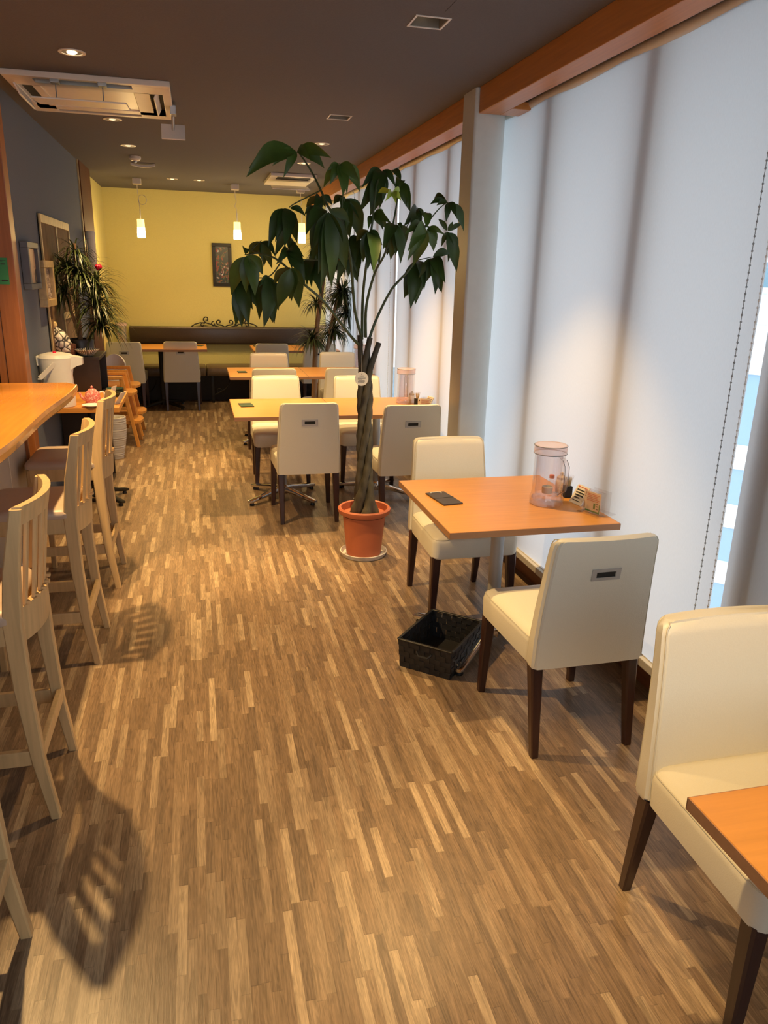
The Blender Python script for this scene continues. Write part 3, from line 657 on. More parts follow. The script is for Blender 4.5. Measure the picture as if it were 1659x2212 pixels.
# ================================================================ BAR STOOLS
def make_stool(label):
    t = thing('bar_stool', label, 'bar stool', (0, 0, 0), 0, 'pale wooden bar stools along the counter')
    hw = 0.178
    # rear legs run up into the back posts; the back stands on the +X side
    for s in (-1, 1):
        y = s * hw
        pts = [(0.0, 0.0), (-0.028, 0.2), (-0.045, 0.45), (-0.050, 0.66), (-0.035, 0.82), (-0.005, 0.995)]
        rg = []
        for i, (x, z) in enumerate(pts):
            w = (0.030, 0.038, 0.048, 0.052, 0.044, 0.032)[i]; d = (0.028, 0.030, 0.034, 0.034, 0.030, 0.026)[i]
            rg.append([Vector((x + a, y + c, z)) for a, c in rrect(w, d, 0.004, 1)])
        obj('leg', B().loft(rg), M['stool'], t)
        obj('leg', B().bar((-0.372, y * 0.97, 0), (-0.365, y * 0.97, 0.655), 0.026, 0.038, 0.026, 0.034), M['stool'], t)
        obj('stretcher', B().box(-0.365, -0.03, y - 0.009, y + 0.009, 0.195, 0.245, 0.003), M['stool'], t)
    obj('stretcher', B().box(-0.030, -0.012, -hw, hw, 0.205, 0.250, 0.003), M['stool'], t)
    obj('stretcher', B().box(-0.383, -0.362, -hw, hw, 0.30, 0.345, 0.003), M['stool'], t, label='front foot rail')
    b = B()
    for s in (-1, 1): b.box(-0.37, -0.05, s * hw - 0.014, s * hw + 0.014, 0.595, 0.66, 0.003)
    b.box(-0.387, -0.357, -hw, hw, 0.595, 0.66, 0.003); b.box(-0.065, -0.045, -hw, hw, 0.595, 0.66, 0.003)
    obj('seat_frame', b, M['stool'], t)
    rg = []
    for z, sh in ((0.658, 0.0), (0.664, 0.004), (0.680, 0.004), (0.692, -0.004), (0.698, -0.02), (0.700, -0.06)):
        rg.append([Vector((-0.219 + x, y, z)) for x, y in rrect(0.338 + sh * 2, 0.39 + sh * 2, 0.03, 4)])
    obj('seat', B().loft(rg), M['stoolseat'], t, True)
    # bowed rails
    def rail(z0, z1, xa, xb, th, sag, name):
        rg = []
        for q in range(13):
            y = -hw + 2 * hw * q / 12; bow = sag * (1 - (y / hw) ** 2)
            rg.append([Vector((xa + bow - th / 2, y, z0)), Vector((xa + bow + th / 2, y, z0)), Vector((xb + bow + th / 2, y, z1)), Vector((xb + bow - th / 2, y, z1))])
        obj(name, B().loft(rg), M['stool'], t)
    rail(0.945, 1.0, -0.015, -0.004, 0.022, 0.042, 'top_rail')
    rail(0.590, 0.698, -0.052, -0.046, 0.022, 0.046, 'lower_rail')
    for q in range(6):
        y = -hw + 2 * hw * (q + 1) / 7; bow = 0.044 * (1 - (y / hw) ** 2)
        obj('back_slat', B().bar((-0.046 + bow, y, 0.69), (-0.014 + bow, y, 0.955), 0.026, 0.036, 0.010, 0.010, side=(0, 1, 0)), M['stool'], t)
    for q in range(6):
        y = -hw + 2 * hw * (q + 1) / 7; bow = 0.044 * (1 - (y / hw) ** 2)
        obj('slat_peg', B().box(-0.044 + bow, -0.026 + bow, y - 0.008, y + 0.008, 0.696, 0.706), M['stool'], t)
    return t
s0 = make_stool('nearest pale wooden bar stool, only its rear leg seen at the lower left edge')
s0.location = (-0.495, 1.49, 0)
dup(s0, (-0.495, 2.295, 0), 0, 'pale wooden bar stool at the left edge with its slatted back fully facing the aisle')
dup(s0, (-0.483, 3.278, 0), 0, 'middle pale wooden bar stool with bright cream seat')
dup(s0, (-0.475, 4.115, 0), 0, 'farthest pale wooden bar stool, beside the counter end')
# ================================================================ DINING TABLES
TZ = 0.685
def ped_base(t, r1=0.34, rot=0.0, hm=None, cm=None, arms=4, cx=0.0, cy_=0.0, zt=None):
    zt = (TZ if zt is None else zt) - 0.03
    obj('post', B().tube([(cx, cy_, 0.05), (cx, cy_, zt)], 0.030, 20), hm or M['greymetal'], t, True)
    obj('hub', B().lathe([(0.03, 0.10), (0.045, 0.085), (0.05, 0.06), (0.045, 0.035), (0.02, 0.03)], (cx, cy_, 0), 20), cm or M['chrome'], t, True)
    for k in range(arms):
        a = rot + 2 * PI * k / arms
        d = Vector((math.cos(a), math.sin(a), 0)); c0 = Vector((cx, cy_, 0)); sd = Vector((-d.y, d.x, 0))
        rg = []
        for q, (rr, zc, w, h) in enumerate([(0.03, 0.068, 0.050, 0.045), (0.12, 0.060, 0.044, 0.036), (r1 * 0.7, 0.042, 0.042, 0.028), (r1 - 0.015, 0.032, 0.046, 0.024), (r1, 0.031, 0.034, 0.014)]):
            p = c0 + d * rr
            rg.append([p + sd * u + Vector((0, 0, zc + v)) for u, v in rrect(w, h, h * 0.35, 2)])
        arm = obj('foot', B().loft(rg), cm or M['chrome'], t, True)
        p = c0 + d * (r1 - 0.03)
        obj('glide', B().lathe([(0.016, 0), (0.018, 0.006), (0.012, 0.022)], (p.x, p.y, 0), 12), M['black'], arm, True)
def table(x0, x1, y0, y1, z, label, rot=0.0, th=0.028, arms=4, post=True, cmat=None, group=None, r1=0.34):
    t = thing('dining_table', label, 'table', ((x0 + x1) / 2, (y0 + y1) / 2, 0), 0, group)
    w, d = (x1 - x0) / 2, (y1 - y0) / 2
    top = obj('tabletop', B().box(-w, w, -d, d, z - th, z, 0.002, 1), M['table'], t)
    b = B()
    e = 0.0012
    b.box(-w - e, w + e, -d - e, -d + 0.001, z - th + .001, z - 0.001); b.box(-w - e, w + e, d - 0.001, d + e, z - th + .001, z - 0.001)
    b.box(-w - e, -w + 0.001, -d, d, z - th + .001, z - 0.001); b.box(w - 0.001, w + e, -d, d, z - th + .001, z - 0.001)
    obj('edge_band', b, M['tableedge'], top)
    obj('mounting_plate', B().box(-0.16, 0.16, -0.16, 0.16, z - th - 0.006, z - th), M['black'], t)
    if post: ped_base(t, r1, rot, cm=cmat, hm=cmat, arms=arms, zt=z)
    return t
table(0.868, 1.60, 0.25, 1.034, TZ, 'orange wooden dining table cut off at the lower right corner', rot=R(45))
table(0.905, 1.630, 2.590, 3.370, TZ, 'near wooden dining table on one grey pedestal, beside the bead chain', rot=R(48), r1=0.40)
table(0.215, 0.928, 5.120, 5.900, TZ, 'left table of the second row, with a chrome star base by the aisle', rot=R(38))
table(0.932, 1.640, 5.120, 5.890, TZ, 'right table of the second row, carrying the water pitcher', rot=R(52))
table(0.275, 1.008, 7.200, 7.950, TZ, 'left table of the third row, its corner by the dracaena pot', rot=R(40))
table(1.012, 1.680, 7.200, 7.940, TZ, 'right table of the third row, reaching the blinds', rot=R(45))
table(-0.99, 0.100, 9.330, 10.03, 0.735, 'left bench table before the brown banquette', rot=R(45), cmat=M['iron'])
table(0.640, 1.155, 9.200, 9.93, 0.735, 'middle bench table behind the far grey chair back', rot=R(45), cmat=M['iron'], r1=0.28)
table(1.160, 1.680, 9.200, 9.93, 0.735, 'right bench table hidden behind the tall dracaena', rot=R(45), cmat=M['iron'], r1=0.28)

# ================================================================ DINING CHAIRS
def make_chair(label):
    """origin on the floor under the back; the seat points to +Y"""
    t = thing('dining_chair', label, 'chair', (0, 0, 0), 0, 'cream padded dining chairs with dark legs')
    # seat cushion
    rg = []
    for z, dw, df in ((0.335, -0.012, -0.01), (0.342, 0, 0), (0.415, 0.004, 0.004), (0.432, -0.004, -0.004), (0.443, -0.024, -0.022), (0.450, -0.07, -0.07), (0.453, -0.16, -0.16)):
        rg.append([Vector((x * (0.97 + 0.055 * (y + 0.23) / 0.46), 0.262 + y, z + 0.004 * math.cos(x * 7))) for x, y in rrect(0.425 + dw, 0.435 + df, 0.035, 4)])
    seat = obj('seat', B().loft(rg), M['cream'], t, True)
    ring = [Vector((x * (0.97 + 0.055 * (y + 0.23) / 0.46), 0.262 + y, 0.4345)) for x, y in rrect(0.419, 0.429, 0.035, 4)]
    obj('piping', B().tube(ring + [ring[0]], 0.0022, 5), M['piping'], seat, True)
    # backrest: tapers upward, leans back and bows round the sitter
    zs = [(0.340, 0.420, 0.0), (0.352, 0.428, 0.0), (0.45, 0.424, -0.002), (0.55, 0.414, -0.009), (0.65, 0.402, -0.019), (0.74, 0.391, -0.030), (0.785, 0.386, -0.037), (0.803, 0.380, -0.040), (0.814, 0.366, -0.042), (0.820, 0.345, -0.043)]
    def backring(z, w, y0, nx=10):
        th = 0.068 - 0.020 * (z - 0.34) / 0.48
        if z > 0.81: th -= 0.010
        if z < 0.345: th -= 0.01
        r = 0.014
        o = []
        for q in range(nx + 1):   # rear side, left to right
            x = -w / 2 + r + (w - 2 * r) * q / nx; o.append(Vector((x, y0 - 0.016 * (1 - (2 * x / w) ** 2) * min(1, (z - 0.34) / 0.2 + .2), z)))
        o.append(Vector((w / 2, y0 + r, z))); o.append(Vector((w / 2, y0 + th - r, z)))
        for q in range(nx + 1):
            x = w / 2 - r - (w - 2 * r) * q / nx; o.append(Vector((x, y0 + th - 0.012 * (1 - (2 * x / w) ** 2) * min(1, (z - 0.34) / 0.2 + .2), z)))
        o.append(Vector((-w / 2, y0 + th - r, z))); o.append(Vector((-w / 2, y0 + r, z)))
        return o
    back = obj('backrest', B().loft([backring(*q) for q in zs]), M['cream'], t, True)
    for side in (0, 1):
        pts = []
        for z, w, y0 in zs[1:-1]:
            th = 0.068 - 0.020 * (z - 0.34) / 0.48
            pts.append(Vector((-w / 2 + 0.007, (y0 + 0.004) if side == 0 else (y0 + th - 0.004), z)))
        z, w, y0 = zs[-1]
        top = [Vector((-w / 2 + w * q / 8, (y0 + 0.004 - 0.014 * (1 - (2 * q / 8 - 1) ** 2)) if side == 0 else (y0 + 0.036 - 0.012 * (1 - (2 * q / 8 - 1) ** 2)), z - 0.004)) for q in range(9)]
        obj('piping', B().tube(pts + top + [Vector((-p.x, p.y, p.z)) for p in pts[::-1]], 0.0020, 5), M['piping'], back, True)
    # grip let into the rear of the back
    zc, y0 = 0.695, -0.024 - 0.016
    b = B()
    tilt = Matrix.Rotation(R(7), 3, 'X')
    for (x0, x1, z0, z1) in ((-0.053, 0.053, zc + 0.010, zc + 0.021), (-0.053, 0.053, zc - 0.021, zc - 0.010), (-0.053, -0.036, zc - 0.010, zc + 0.010), (0.036, 0.053, zc - 0.010, zc + 0.010)):
        b.box(x0, x1, y0 - 0.003, y0 + 0.006, z0, z1, rot=tilt, piv=(0, y0, zc))
    h = obj('grip_plate', b, M['steel'], t)
    obj('grip_recess', B().box(-0.034, 0.034, y0 - 0.001, y0 + 0.007, zc - 0.010, zc + 0.010, rot=tilt, piv=(0, y0, zc)), M['slot'], h)
    # legs
    for s in (-1, 1):
        obj('leg', B().bar((s * 0.186, 0.040, 0.345), (s * 0.185, -0.012, 0.0), 0.046, 0.027, 0.046, 0.027), M['legdark'], t)
        obj('leg', B().bar((s * 0.192, 0.445, 0.345), (s * 0.203, 0.452, 0.0), 0.046, 0.028, 0.046, 0.028), M['legdark'], t)
    return t
c0 = make_chair('cream chair with its back to the camera at the near table, beside the bright gap')
c0.location = (1.275, 2.115, 0); c0.rotation_euler = (0, 0, R(1.0))
dup(c0, (1.275, 1.475, 0), PI, 'nearest cream chair at the right edge, its seat under the orange table')
dup(c0, (1.250, 3.665, 0), PI, 'cream chair facing the camera behind the near table')
dup(c0, (0.683, 4.865, 0), 0, 'grey-lit cream chair with a metal grip directly left of the braided trunk')
dup(c0, (1.345, 4.735, 0), 0, 'cream chair with its back to the camera between the braided trunk and the column')
dup(c0, (0.600, 6.205, 0), PI, 'brightly lit cream chair facing the camera behind the second row, at the aisle')
dup(c0, (1.268, 6.165, 0), PI, 'brightly lit cream chair behind the second row, crossed by the round plant tag')
dup(c0, (0.638, 6.715, 0), 0, 'shaded chair of the third row at the aisle, only its back top showing')
dup(c0, (1.290, 6.745, 0), 0, 'shaded chair of the third row left of the round plant tag')
dup(c0, (0.712, 8.035, 0), PI, 'cream chair facing the camera behind the third row, at the aisle')
dup(c0, (1.455, 8.125, 0), PI, 'amber-lit chair behind the third row, right of the dracaena trunk')
dup(c0, (-0.835, 9.330, 0), 0, 'shaded chair at the bench table beside the orange high chairs')
dup(c0, (-0.205, 9.400, 0), 0, 'chair with full grey back standing free in the aisle before the banquette')
dup(c0, (0.850, 9.180, 0), 0, 'dark shaded chair at the middle bench table')
dup(c0, (1.430, 9.200, 0), 0, 'dark shaded chair at the right bench table, behind the dracaena leaves')

# ================================================================ BANQUETTE
t = thing('banquette', 'long dark brown leather banquette along the yellow back wall', 'bench', (0, 0, 0))
rg = []
for x in (-0.845, -0.835, 1.54, 1.55):
    i = 0.01 if x in (-0.845, 1.55) else 0
    rg.append([Vector((x, 10.385 + y, 0.815 + z)) for y, z in rrect(0.10 - i, 0.225 - i, 0.03, 4)])
obj('backrest', B().loft(rg), M['leather'], t, True)
obj('back_seam', B().tube([(-0.84, 10.345, 0.915), (1.545, 10.345, 0.915)], 0.006, 6), M['benchseat'], t, True)
for x0, x1 in ((-0.84, 0.083), (0.091, 0.985), (0.993, 1.55)):
    rg = []
    for z, s in ((0.345, -0.01), (0.352, 0), (0.425, 0), (0.443, -0.012), (0.448, -0.04)):
        rg.append([Vector(((x0 + x1) / 2 + x, 10.17 + y, z)) for x, y in rrect(x1 - x0 + s, 0.50 + s, 0.03, 3)])
    obj('seat', B().loft(rg), M['benchseat'], t, True)
obj('base', B().box(-0.83, 1.54, 10.16, 10.42, 0.0, 0.345), M['benchbase'], t)
for x in (-0.75, 0.16, 1.05):
    b = B(); b.box(x - 0.018, x + 0.018, 9.95, 9.985, 0, 0.345, 0.003)
    b.tube([(x + 0.02, 9.965, 0.10)] + [(x + 0.02 + 0.20 * math.sin(a) , 9.965, 0.30 - 0.20 * math.cos(a) * 0.9) for a in [R(20), R(45), R(70), R(90)]] , 0.008, 6)
    b.tube([(x + 0.08 + 0.03 * math.cos(a), 9.965, 0.15 + 0.03 * math.sin(a)) for a in [2 * PI * q / 10 for q in range(8)]], 0.006, 6)
    obj('iron_leg', b, M['iron'], t, True)
# wrought iron scroll on the wall
t = thing('iron_scroll', 'black wrought iron scrollwork on the wall above the banquette', 'wall ornament', (0.355, 10.40, 0.925))
def spiral(cx_, cz, r0, r1, a0, a1, n=14):
    return [(cx_ + (r0 + (r1 - r0) * q / n) * math.cos(R(a0 + (a1 - a0) * q / n)), 0, cz + (r0 + (r1 - r0) * q / n) * math.sin(R(a0 + (a1 - a0) * q / n))) for q in range(n + 1)]
for s in (-1, 1):
    def f(pts): return [(s * x, y, z) for x, y, z in pts]
    obj('arc', B().tube(f([(0.43, 0, 0.0), (0.38, 0, 0.032), (0.31, 0, 0.052), (0.24, 0, 0.05), (0.18, 0, 0.033), (0.12, 0, 0.012), (0.075, 0, 0.0)]), 0.0075, 8), M['iron'], t, True)
    obj('scroll', B().tube(f(spiral(0.235, 0.095, 0.042, 0.014, -80, 250)), 0.0075, 8), M['iron'], t, True)
    obj('scroll', B().tube(f(spiral(0.285, 0.022, 0.030, 0.010, 150, -170)), 0.0065, 8), M['iron'], t, True)
    obj('scroll', B().tube(f(spiral(0.145, 0.035, 0.034, 0.012, 100, -210)), 0.0065, 8), M['iron'], t, True)
    obj('scroll', B().tube(f([(0.0, 0, 0.0), (0.04, 0, 0.02)] + spiral(0.075, 0.062, 0.036, 0.012, -70, 230)), 0.0075, 8), M['iron'], t, True)
# picture on the back wall
def picture(name, label, w, h, loc, rot, mframe, mmat, mart, fw=0.03, mw=0.02, dpt=0.025):
    t = thing(name, label, 'picture', loc); t.rotation_euler = rot
    b = B()
    for x0, x1, z0, z1 in ((-w / 2, w / 2, -h / 2, -h / 2 + fw), (-w / 2, w / 2, h / 2 - fw, h / 2), (-w / 2, -w / 2 + fw, -h / 2 + fw, h / 2 - fw), (w / 2 - fw, w / 2, -h / 2 + fw, h / 2 - fw)):
        b.box(x0, x1, -dpt, 0, z0, z1, 0.002, 1)
    obj('frame', b, mframe, t)
    obj('mat_board', B().box(-w / 2 + fw, w / 2 - fw, -dpt * 0.5, -0.001, -h / 2 + fw, h / 2 - fw), mmat, t)
    obj('artwork', B().box(-w / 2 + fw + mw, w / 2 - fw - mw, -dpt * 0.5 - 0.002, -dpt * 0.5, -h / 2 + fw + mw, h / 2 - fw - mw), mart, t)
    return t
art1 = patch_mat('dark_floral_painting', [(0, (0.02, 0.03, 0.03)), (0.50, (0.10, 0.13, 0.05)), (0.54, (0.35, 0.03, 0.02)), (0.58, (0.02, 0.02, 0.03)), (0.63, (0.6, 0.6, 0.62))], 9)
picture('framed_picture', 'dark framed floral picture on the yellow wall under the middle pendant', 0.245, 0.53, (0.352, 10.438, 1.70), (0, 0, 0), M['iron'], M['bluegrey'], art1, 0.042, 0.006)
art2 = patch_mat('reed_drawing', [(0, (0.10, 0.06, 0.03)), (0.40, (0.62, 0.40, 0.22)), (0.75, (0.16, 0.10, 0.06))], 7, 2.0)
art3 = patch_mat('pale_crackle_art', [(0, (0.10, 0.06, 0.05)), (0.48, (0.55, 0.47, 0.40)), (0.55, (0.14, 0.09, 0.07)), (0.66, (0.6, 0.52, 0.45))], 16, 4.0)
picture('framed_picture', 'slate framed amber picture on the grey wall next to the wooden post', 0.33, 0.275, (XL + 0.002, 5.25, 1.625), (0, 0, R(90)), M['bluegrey'], M['goldframe'], art2, 0.035, 0.004, 0.045)
picture('framed_picture', 'gilt framed pale picture on the grey wall below the reed hanging', 0.36, 0.295, (XL + 0.002, 5.70, 1.515), (0, 0, R(90)), M['goldframe'], M['goldframe'], art3, 0.045, 0.004, 0.05)
t = thing('reed_hanging', 'tall brown reed wall hanging with pale bamboo strips behind the left plant', 'wall hanging', (XL, 6.36, 0))
obj('mat', B().box(0.004, 0.012, -0.60, 0.60, 0.9, 1.93), M['reed'], t)
obj('top_strip', B().box(0.010, 0.024, -0.62, 0.57, 1.905, 1.96, 0.003), M['bamboo'], t)
obj('lower_strip', B().box(0.010, 0.022, -0.05, 0.57, 1.24, 1.29, 0.003), M['bamboo'], t)
for y in (-0.615, 0.0, 0.61): obj('side_strip', B().box(0.008, 0.020, y - 0.012, y + 0.012, 0.9, 1.96, 0.003), M['bamboo'], t)
tag(obj('fabric_roll', B().lathe([(0.03, 0), (0.035, 0.01), (0.033, 0.5), (0.036, 0.68), (0.046, 0.78), (0.042, 0.80), (0.01, 0.79)], seg=16), M['rollcloth'], smooth=True, loc=(-0.93, 7.93, 1.15)), 'tall white fabric roll standing against the dark wooden post', 'fabric roll')
tag(obj('corner_shelf', B().box(-0.99, -0.85, 7.85, 8.0, 1.10, 1.15, 0.004), M['darkpost']), 'small dark shelf carrying the white fabric roll', 'shelf')

# ================================================================ THINGS ON THE TABLES
def pitcher(loc, label, h=0.265, r=0.066, handle_rot=0.0, contents=True, s=1.0):
    t = thing('water_pitcher', label, 'pitcher', loc, handle_rot, 'clear lidded water pitchers')
    pm = M['pitcherplastic']
    body = B().lathe([(r * 1.02, 0.0), (r * 1.10, 0.004), (r * 1.12, 0.03), (r * 1.04, 0.042), (r * 1.0, 0.06), (r * 0.98, h * 0.86), (r * 0.98, h * 0.87)], seg=36, cap=False)
    obj('body', body, pm, t, True)
    obj('inner_wall', B().lathe([(r * 0.4, 0.040), (r * 0.80, 0.046), (r * 0.82, 0.07), (r * 0.84, h * 0.86)], seg=36, cap=False), pm, t, True)
    obj('base', B().lathe([(0.001, 0.002), (r * 1.0, 0.002), (r * 1.06, 0.012), (r * 1.0, 0.030), (r * 0.5, 0.036), (0.001, 0.036)], seg=36, cap=False), pm, t, True)
    lid = obj('lid', B().lathe([(r * 1.02, h * 0.85), (r * 1.06, h * 0.855), (r * 1.06, h * 0.985), (r * 1.0, h), (0.001, h)], seg=36, cap=False), M['pinklid'], t, True)
    b = B()
    for z in (h * 0.855, h * 0.985):
        b.tube([(r * 1.062 * math.cos(a), r * 1.062 * math.sin(a), z) for a in [2 * PI * q / 40 for q in range(41)]], 0.0016, 5)
    obj('lid_rim', b, M['bluegrey'], lid, True)
    b = B()
    pts = [(0, -r * 0.95, h * 0.83), (0, -r * 1.25, h * 0.80), (0, -r * 1.5, h * 0.70), (0, -r * 1.52, h * 0.45), (0, -r * 1.42, h * 0.30), (0, -r * 1.05, h * 0.22)]
    rg = []
    for i, p in enumerate(pts):
        rg.append([Vector(p) + Vector((u, v, 0)) for u, v in rrect(0.024, 0.010, 0.003, 2)])
    obj('handle', b.loft(rg), pm, t, True)
    b = B()
    for u in (-0.012, 0.012): b.tube([(u, y - 0.004, z) for x, y, z in pts[1:]], 0.0012, 5)
    obj('handle_edge', b, M['bluegrey'], t, True)
    if contents:
        obj('small_cup', B().lathe([(0.014, 0), (0.022, 0.002), (0.024, 0.03), (0.020, 0.032), (0.018, 0.006), (0.001, 0.005)], (0.0, 0.0, 0.047), 20), M['sill'], t, True)
    return t
pitcher((1.447, 2.900, TZ), 'clear lidded water pitcher on the near table', handle_rot=R(20))
pitcher((1.535, 5.60, TZ), 'clear lidded water pitcher on the second table row, before the blind', contents=False, handle_rot=R(-15))
pitcher((1.60, 7.62, TZ), 'pinkish clear pitcher on the third table row, beside the braided trunk', contents=False)
pitcher((1.52, 9.72, 0.735), 'faint clear pitcher on the right bench table behind the dracaena', contents=False)
pitcher((-0.90, 9.90, 0.735), 'clear pitcher on the left bench table in the corner of the yellow wall', contents=False)
def menu(loc, w, d, rz, m, label, clip=True):
    t = thing('menu_book', label, 'menu', loc, rz)
    obj('cover', B().box(-w / 2, w / 2, -d / 2, d / 2, 0, 0.007, 0.0015), m, t)
    obj('band', B().box(-w / 2 - 0.0005, w / 2 + 0.0005, -0.002, 0.002, 0.0, 0.0078), M['black'], t)
    if clip: obj('clip', B().tube([(-w * 0.28, d * 0.40, 0.008), (-w * 0.28, d * 0.44, 0.009), (w * 0.1, d * 0.45, 0.009), (w * 0.25, d * 0.42, 0.009), (w * 0.2, d * 0.34, 0.009)], 0.0022, 6), M['sill'], t, True)
    return t
menucov = mat('charcoal_menu_cover', (0.055, 0.042, 0.036), 0.45, var=0.05)
greencov = mat('green_menu_cover', (0.03, 0.07, 0.035), 0.5, var=0.05)
menu((1.022, 3.035, TZ), 0.092, 0.190, R(8), menucov, 'charcoal menu book with a wire clip on the near table')
menu((0.322, 5.60, TZ), 0.095, 0.150, R(6), greencov, 'dark green menu book on the second table row', False)
menu((0.405, 7.55, TZ), 0.085, 0.110, R(4), greencov, 'small dark green menu book on the third table row', False)
menu((0.015, 9.80, 0.735), 0.10, 0.13, R(-12), greencov, 'dark menu book at the corner of the left bench table', False)
menu((0.725, 9.74, 0.735), 0.09, 0.11, R(10), greencov, 'dark menu book at the corner of the middle bench table', False)

def toothpicks(loc, label, rz=0):
    t = thing('toothpick_holder', label, 'toothpick holder', loc, rz)
    obj('cup', B().box(-0.018, 0.018, -0.018, 0.018, 0, 0.052, 0.003), M['slot'], t, label='dark square cup')
    obj('sleeve', B().lathe([(0.016, 0.050), (0.026, 0.098)], seg=18, cap=False), M['acrylic'], t, True)
    b = B(); rnd = random.Random(5)
    for i in range(22):
        a = rnd.uniform(0, 2 * PI); r = rnd.uniform(0, 0.011)
        b.tube([(r * math.cos(a), r * math.sin(a), 0.04), (r * 1.8 * math.cos(a), r * 1.8 * math.sin(a), rnd.uniform(0.082, 0.096))], 0.0011, 4)
    tag(obj('toothpicks', b, M['bamboo'], t), kind='stuff')
    return t
toothpicks((1.588, 2.985, TZ), 'dark cup of toothpicks behind the tilted sign on the near table')
toothpicks((1.595, 5.49, TZ), 'dark cup of toothpicks beside the pitcher on the second table row')
def jar(loc, label):
    t = thing('condiment_pot', label, 'condiment pot', loc)
    obj('body', B().lathe([(0.018, 0), (0.024, 0.003), (0.026, 0.05), (0.022, 0.062), (0.018, 0.066)], seg=22), M['sill'], t, True)
    obj('lid', B().lathe([(0.022, 0.066), (0.022, 0.074), (0.010, 0.082), (0.009, 0.094), (0.001, 0.097)], seg=22), M['bamboo'], t, True)
    return t
jar((1.592, 3.055, TZ), 'round cream condiment pot with knob lid behind the toothpicks on the near table')
jar((1.577, 5.575, TZ), 'round cream condiment pot on the second table row')
def soy(loc, label):
    t = thing('sauce_bottle', label, 'sauce bottle', loc)
    obj('bottle', B().lathe([(0.015, 0), (0.019, 0.003), (0.019, 0.045), (0.010, 0.062), (0.010, 0.07)], seg=18), M['acrylic'], t, True)
    obj('cap', B().lathe([(0.012, 0.07), (0.012, 0.084), (0.001, 0.086)], seg=18), M['redink'], t, True)
soy((1.545, 3.06, TZ), 'small glass sauce bottle between pitcher and condiment pot on the near table')
# tilted sign: board and rear strut
def tilted_sign(loc, rz, label, lines):
    t = thing('tilted_sign', label, 'table sign', loc, rz)
    rot = Matrix.Rotation(R(-30), 3, 'X')
    obj('board', B().box(-0.042, 0.042, -0.002, 0.002, 0, 0.088, rot=rot, piv=(0, 0, 0)), M['paper'], t)
    obj('strut', B().box(-0.040, 0.040, 0.0, 0.060, 0, 0.002), M['acrylic'], t)
    b = B(); r2 = random.Random(11)
    for z, x0, x1, h in lines:
        x = x0
        while x < x1:   # rows of small brushed letters
            w = r2.uniform(0.003, 0.006); b.box(x, min(x + w, x1), -0.0030, -0.0021, z, z + h * r2.uniform(0.75, 1), rot=rot, piv=(0, 0, 0)); x += w + 0.0016
    obj('lettering', b, M['ink'], t)
    b = B(); b.box(-0.032, -0.022, -0.0030, -0.0021, 0.076, 0.082, rot=rot, piv=(0, 0, 0)); b.box(-0.015, 0.03, -0.0030, -0.0021, 0.078, 0.081, rot=rot, piv=(0, 0, 0))
    obj('red_heading', b, M['redink'], t)
    return t
L5 = [(0.062, -0.030, 0.034, 0.007), (0.050, -0.030, 0.034, 0.007), (0.038, -0.028, 0.028, 0.007), (0.027, -0.024, 0.010, 0.006), (0.014, -0.026, 0.026, 0.004)]
tilted_sign((1.572, 2.875, TZ), R(-82), 'small tilted white sign with black lettering on the near table', L5)
tilted_sign((1.64, 5.40, TZ), R(-75), 'small tilted sign between toothpicks and card holder on the second table row', L5)
def card_holder(loc, rz, label, s=1.0):
    t = thing('card_holder', label, 'card holder', loc, rz)
    obj('base', B().box(-0.060 * s, 0.060 * s, -0.055, 0.055, 0, 0.004, 0.001, 1), M['acrylic'], t)
    for y in (-0.030, -0.006, 0.026):
        obj('panel', B().box(-0.048 * s, 0.048 * s, y - 0.0012, y + 0.0012, 0.004, 0.098, 0.001, 1), M['acrylic'], t)
    c = obj('card', B().box(-0.044 * s, 0.036 * s, -0.0225, -0.0215, 0.006, 0.092), M['paper'], t)
    b = B(); b.box(-0.044 * s, 0.036 * s, -0.0232, -0.0226, 0.006, 0.013); b.box(0.031 * s, 0.036 * s, -0.0232, -0.0226, 0.006, 0.046); b.box(0.000, 0.010 * s, -0.0232, -0.0226, 0.022, 0.046)
    obj('green_border', b, M['greenink'], c)
    b = B()
    for i in range(5): b.box(-0.038 * s, (0.03 - 0.006 * (i % 3)) * s, -0.0232, -0.0226, 0.082 - i * 0.007, 0.0838 - i * 0.007)
    obj('red_lines', b, M['redink'], c)
    b = B()
    for i, (x, z) in enumerate(((0.016, 0.044), (0.016, 0.034), (0.016, 0.022))): b.box(x * s, (x + 0.010) * s, -0.0232, -0.0226, z, z + 0.003)
    obj('black_lines', b, M['ink'], c)
    c2 = obj('card', B().box(-0.075 * s, -0.049 * s, -0.0012, 0.0, 0.006, 0.086), M['white'], t)
    b = B(); b.box(-0.066 * s, -0.058 * s, -0.0020, -0.0013, 0.068, 0.078); b.box(-0.070 * s, -0.056 * s, -0.0020, -0.0013, 0.060, 0.062)
    obj('black_lines', b, M['ink'], c2)
    return t
card_holder((1.600, 2.735, TZ), R(-72), 'clear acrylic card holder at the corner of the near table')
card_holder((1.600, 5.235, TZ), R(-40), 'clear acrylic card holder with a brown card on the second table row')
card_holder((1.62, 7.28, TZ), R(-20), 'clear acrylic card holder on the third table row')
toothpicks((1.56, 7.42, TZ), 'tiny toothpick holder on the third table row beside the braided trunk')

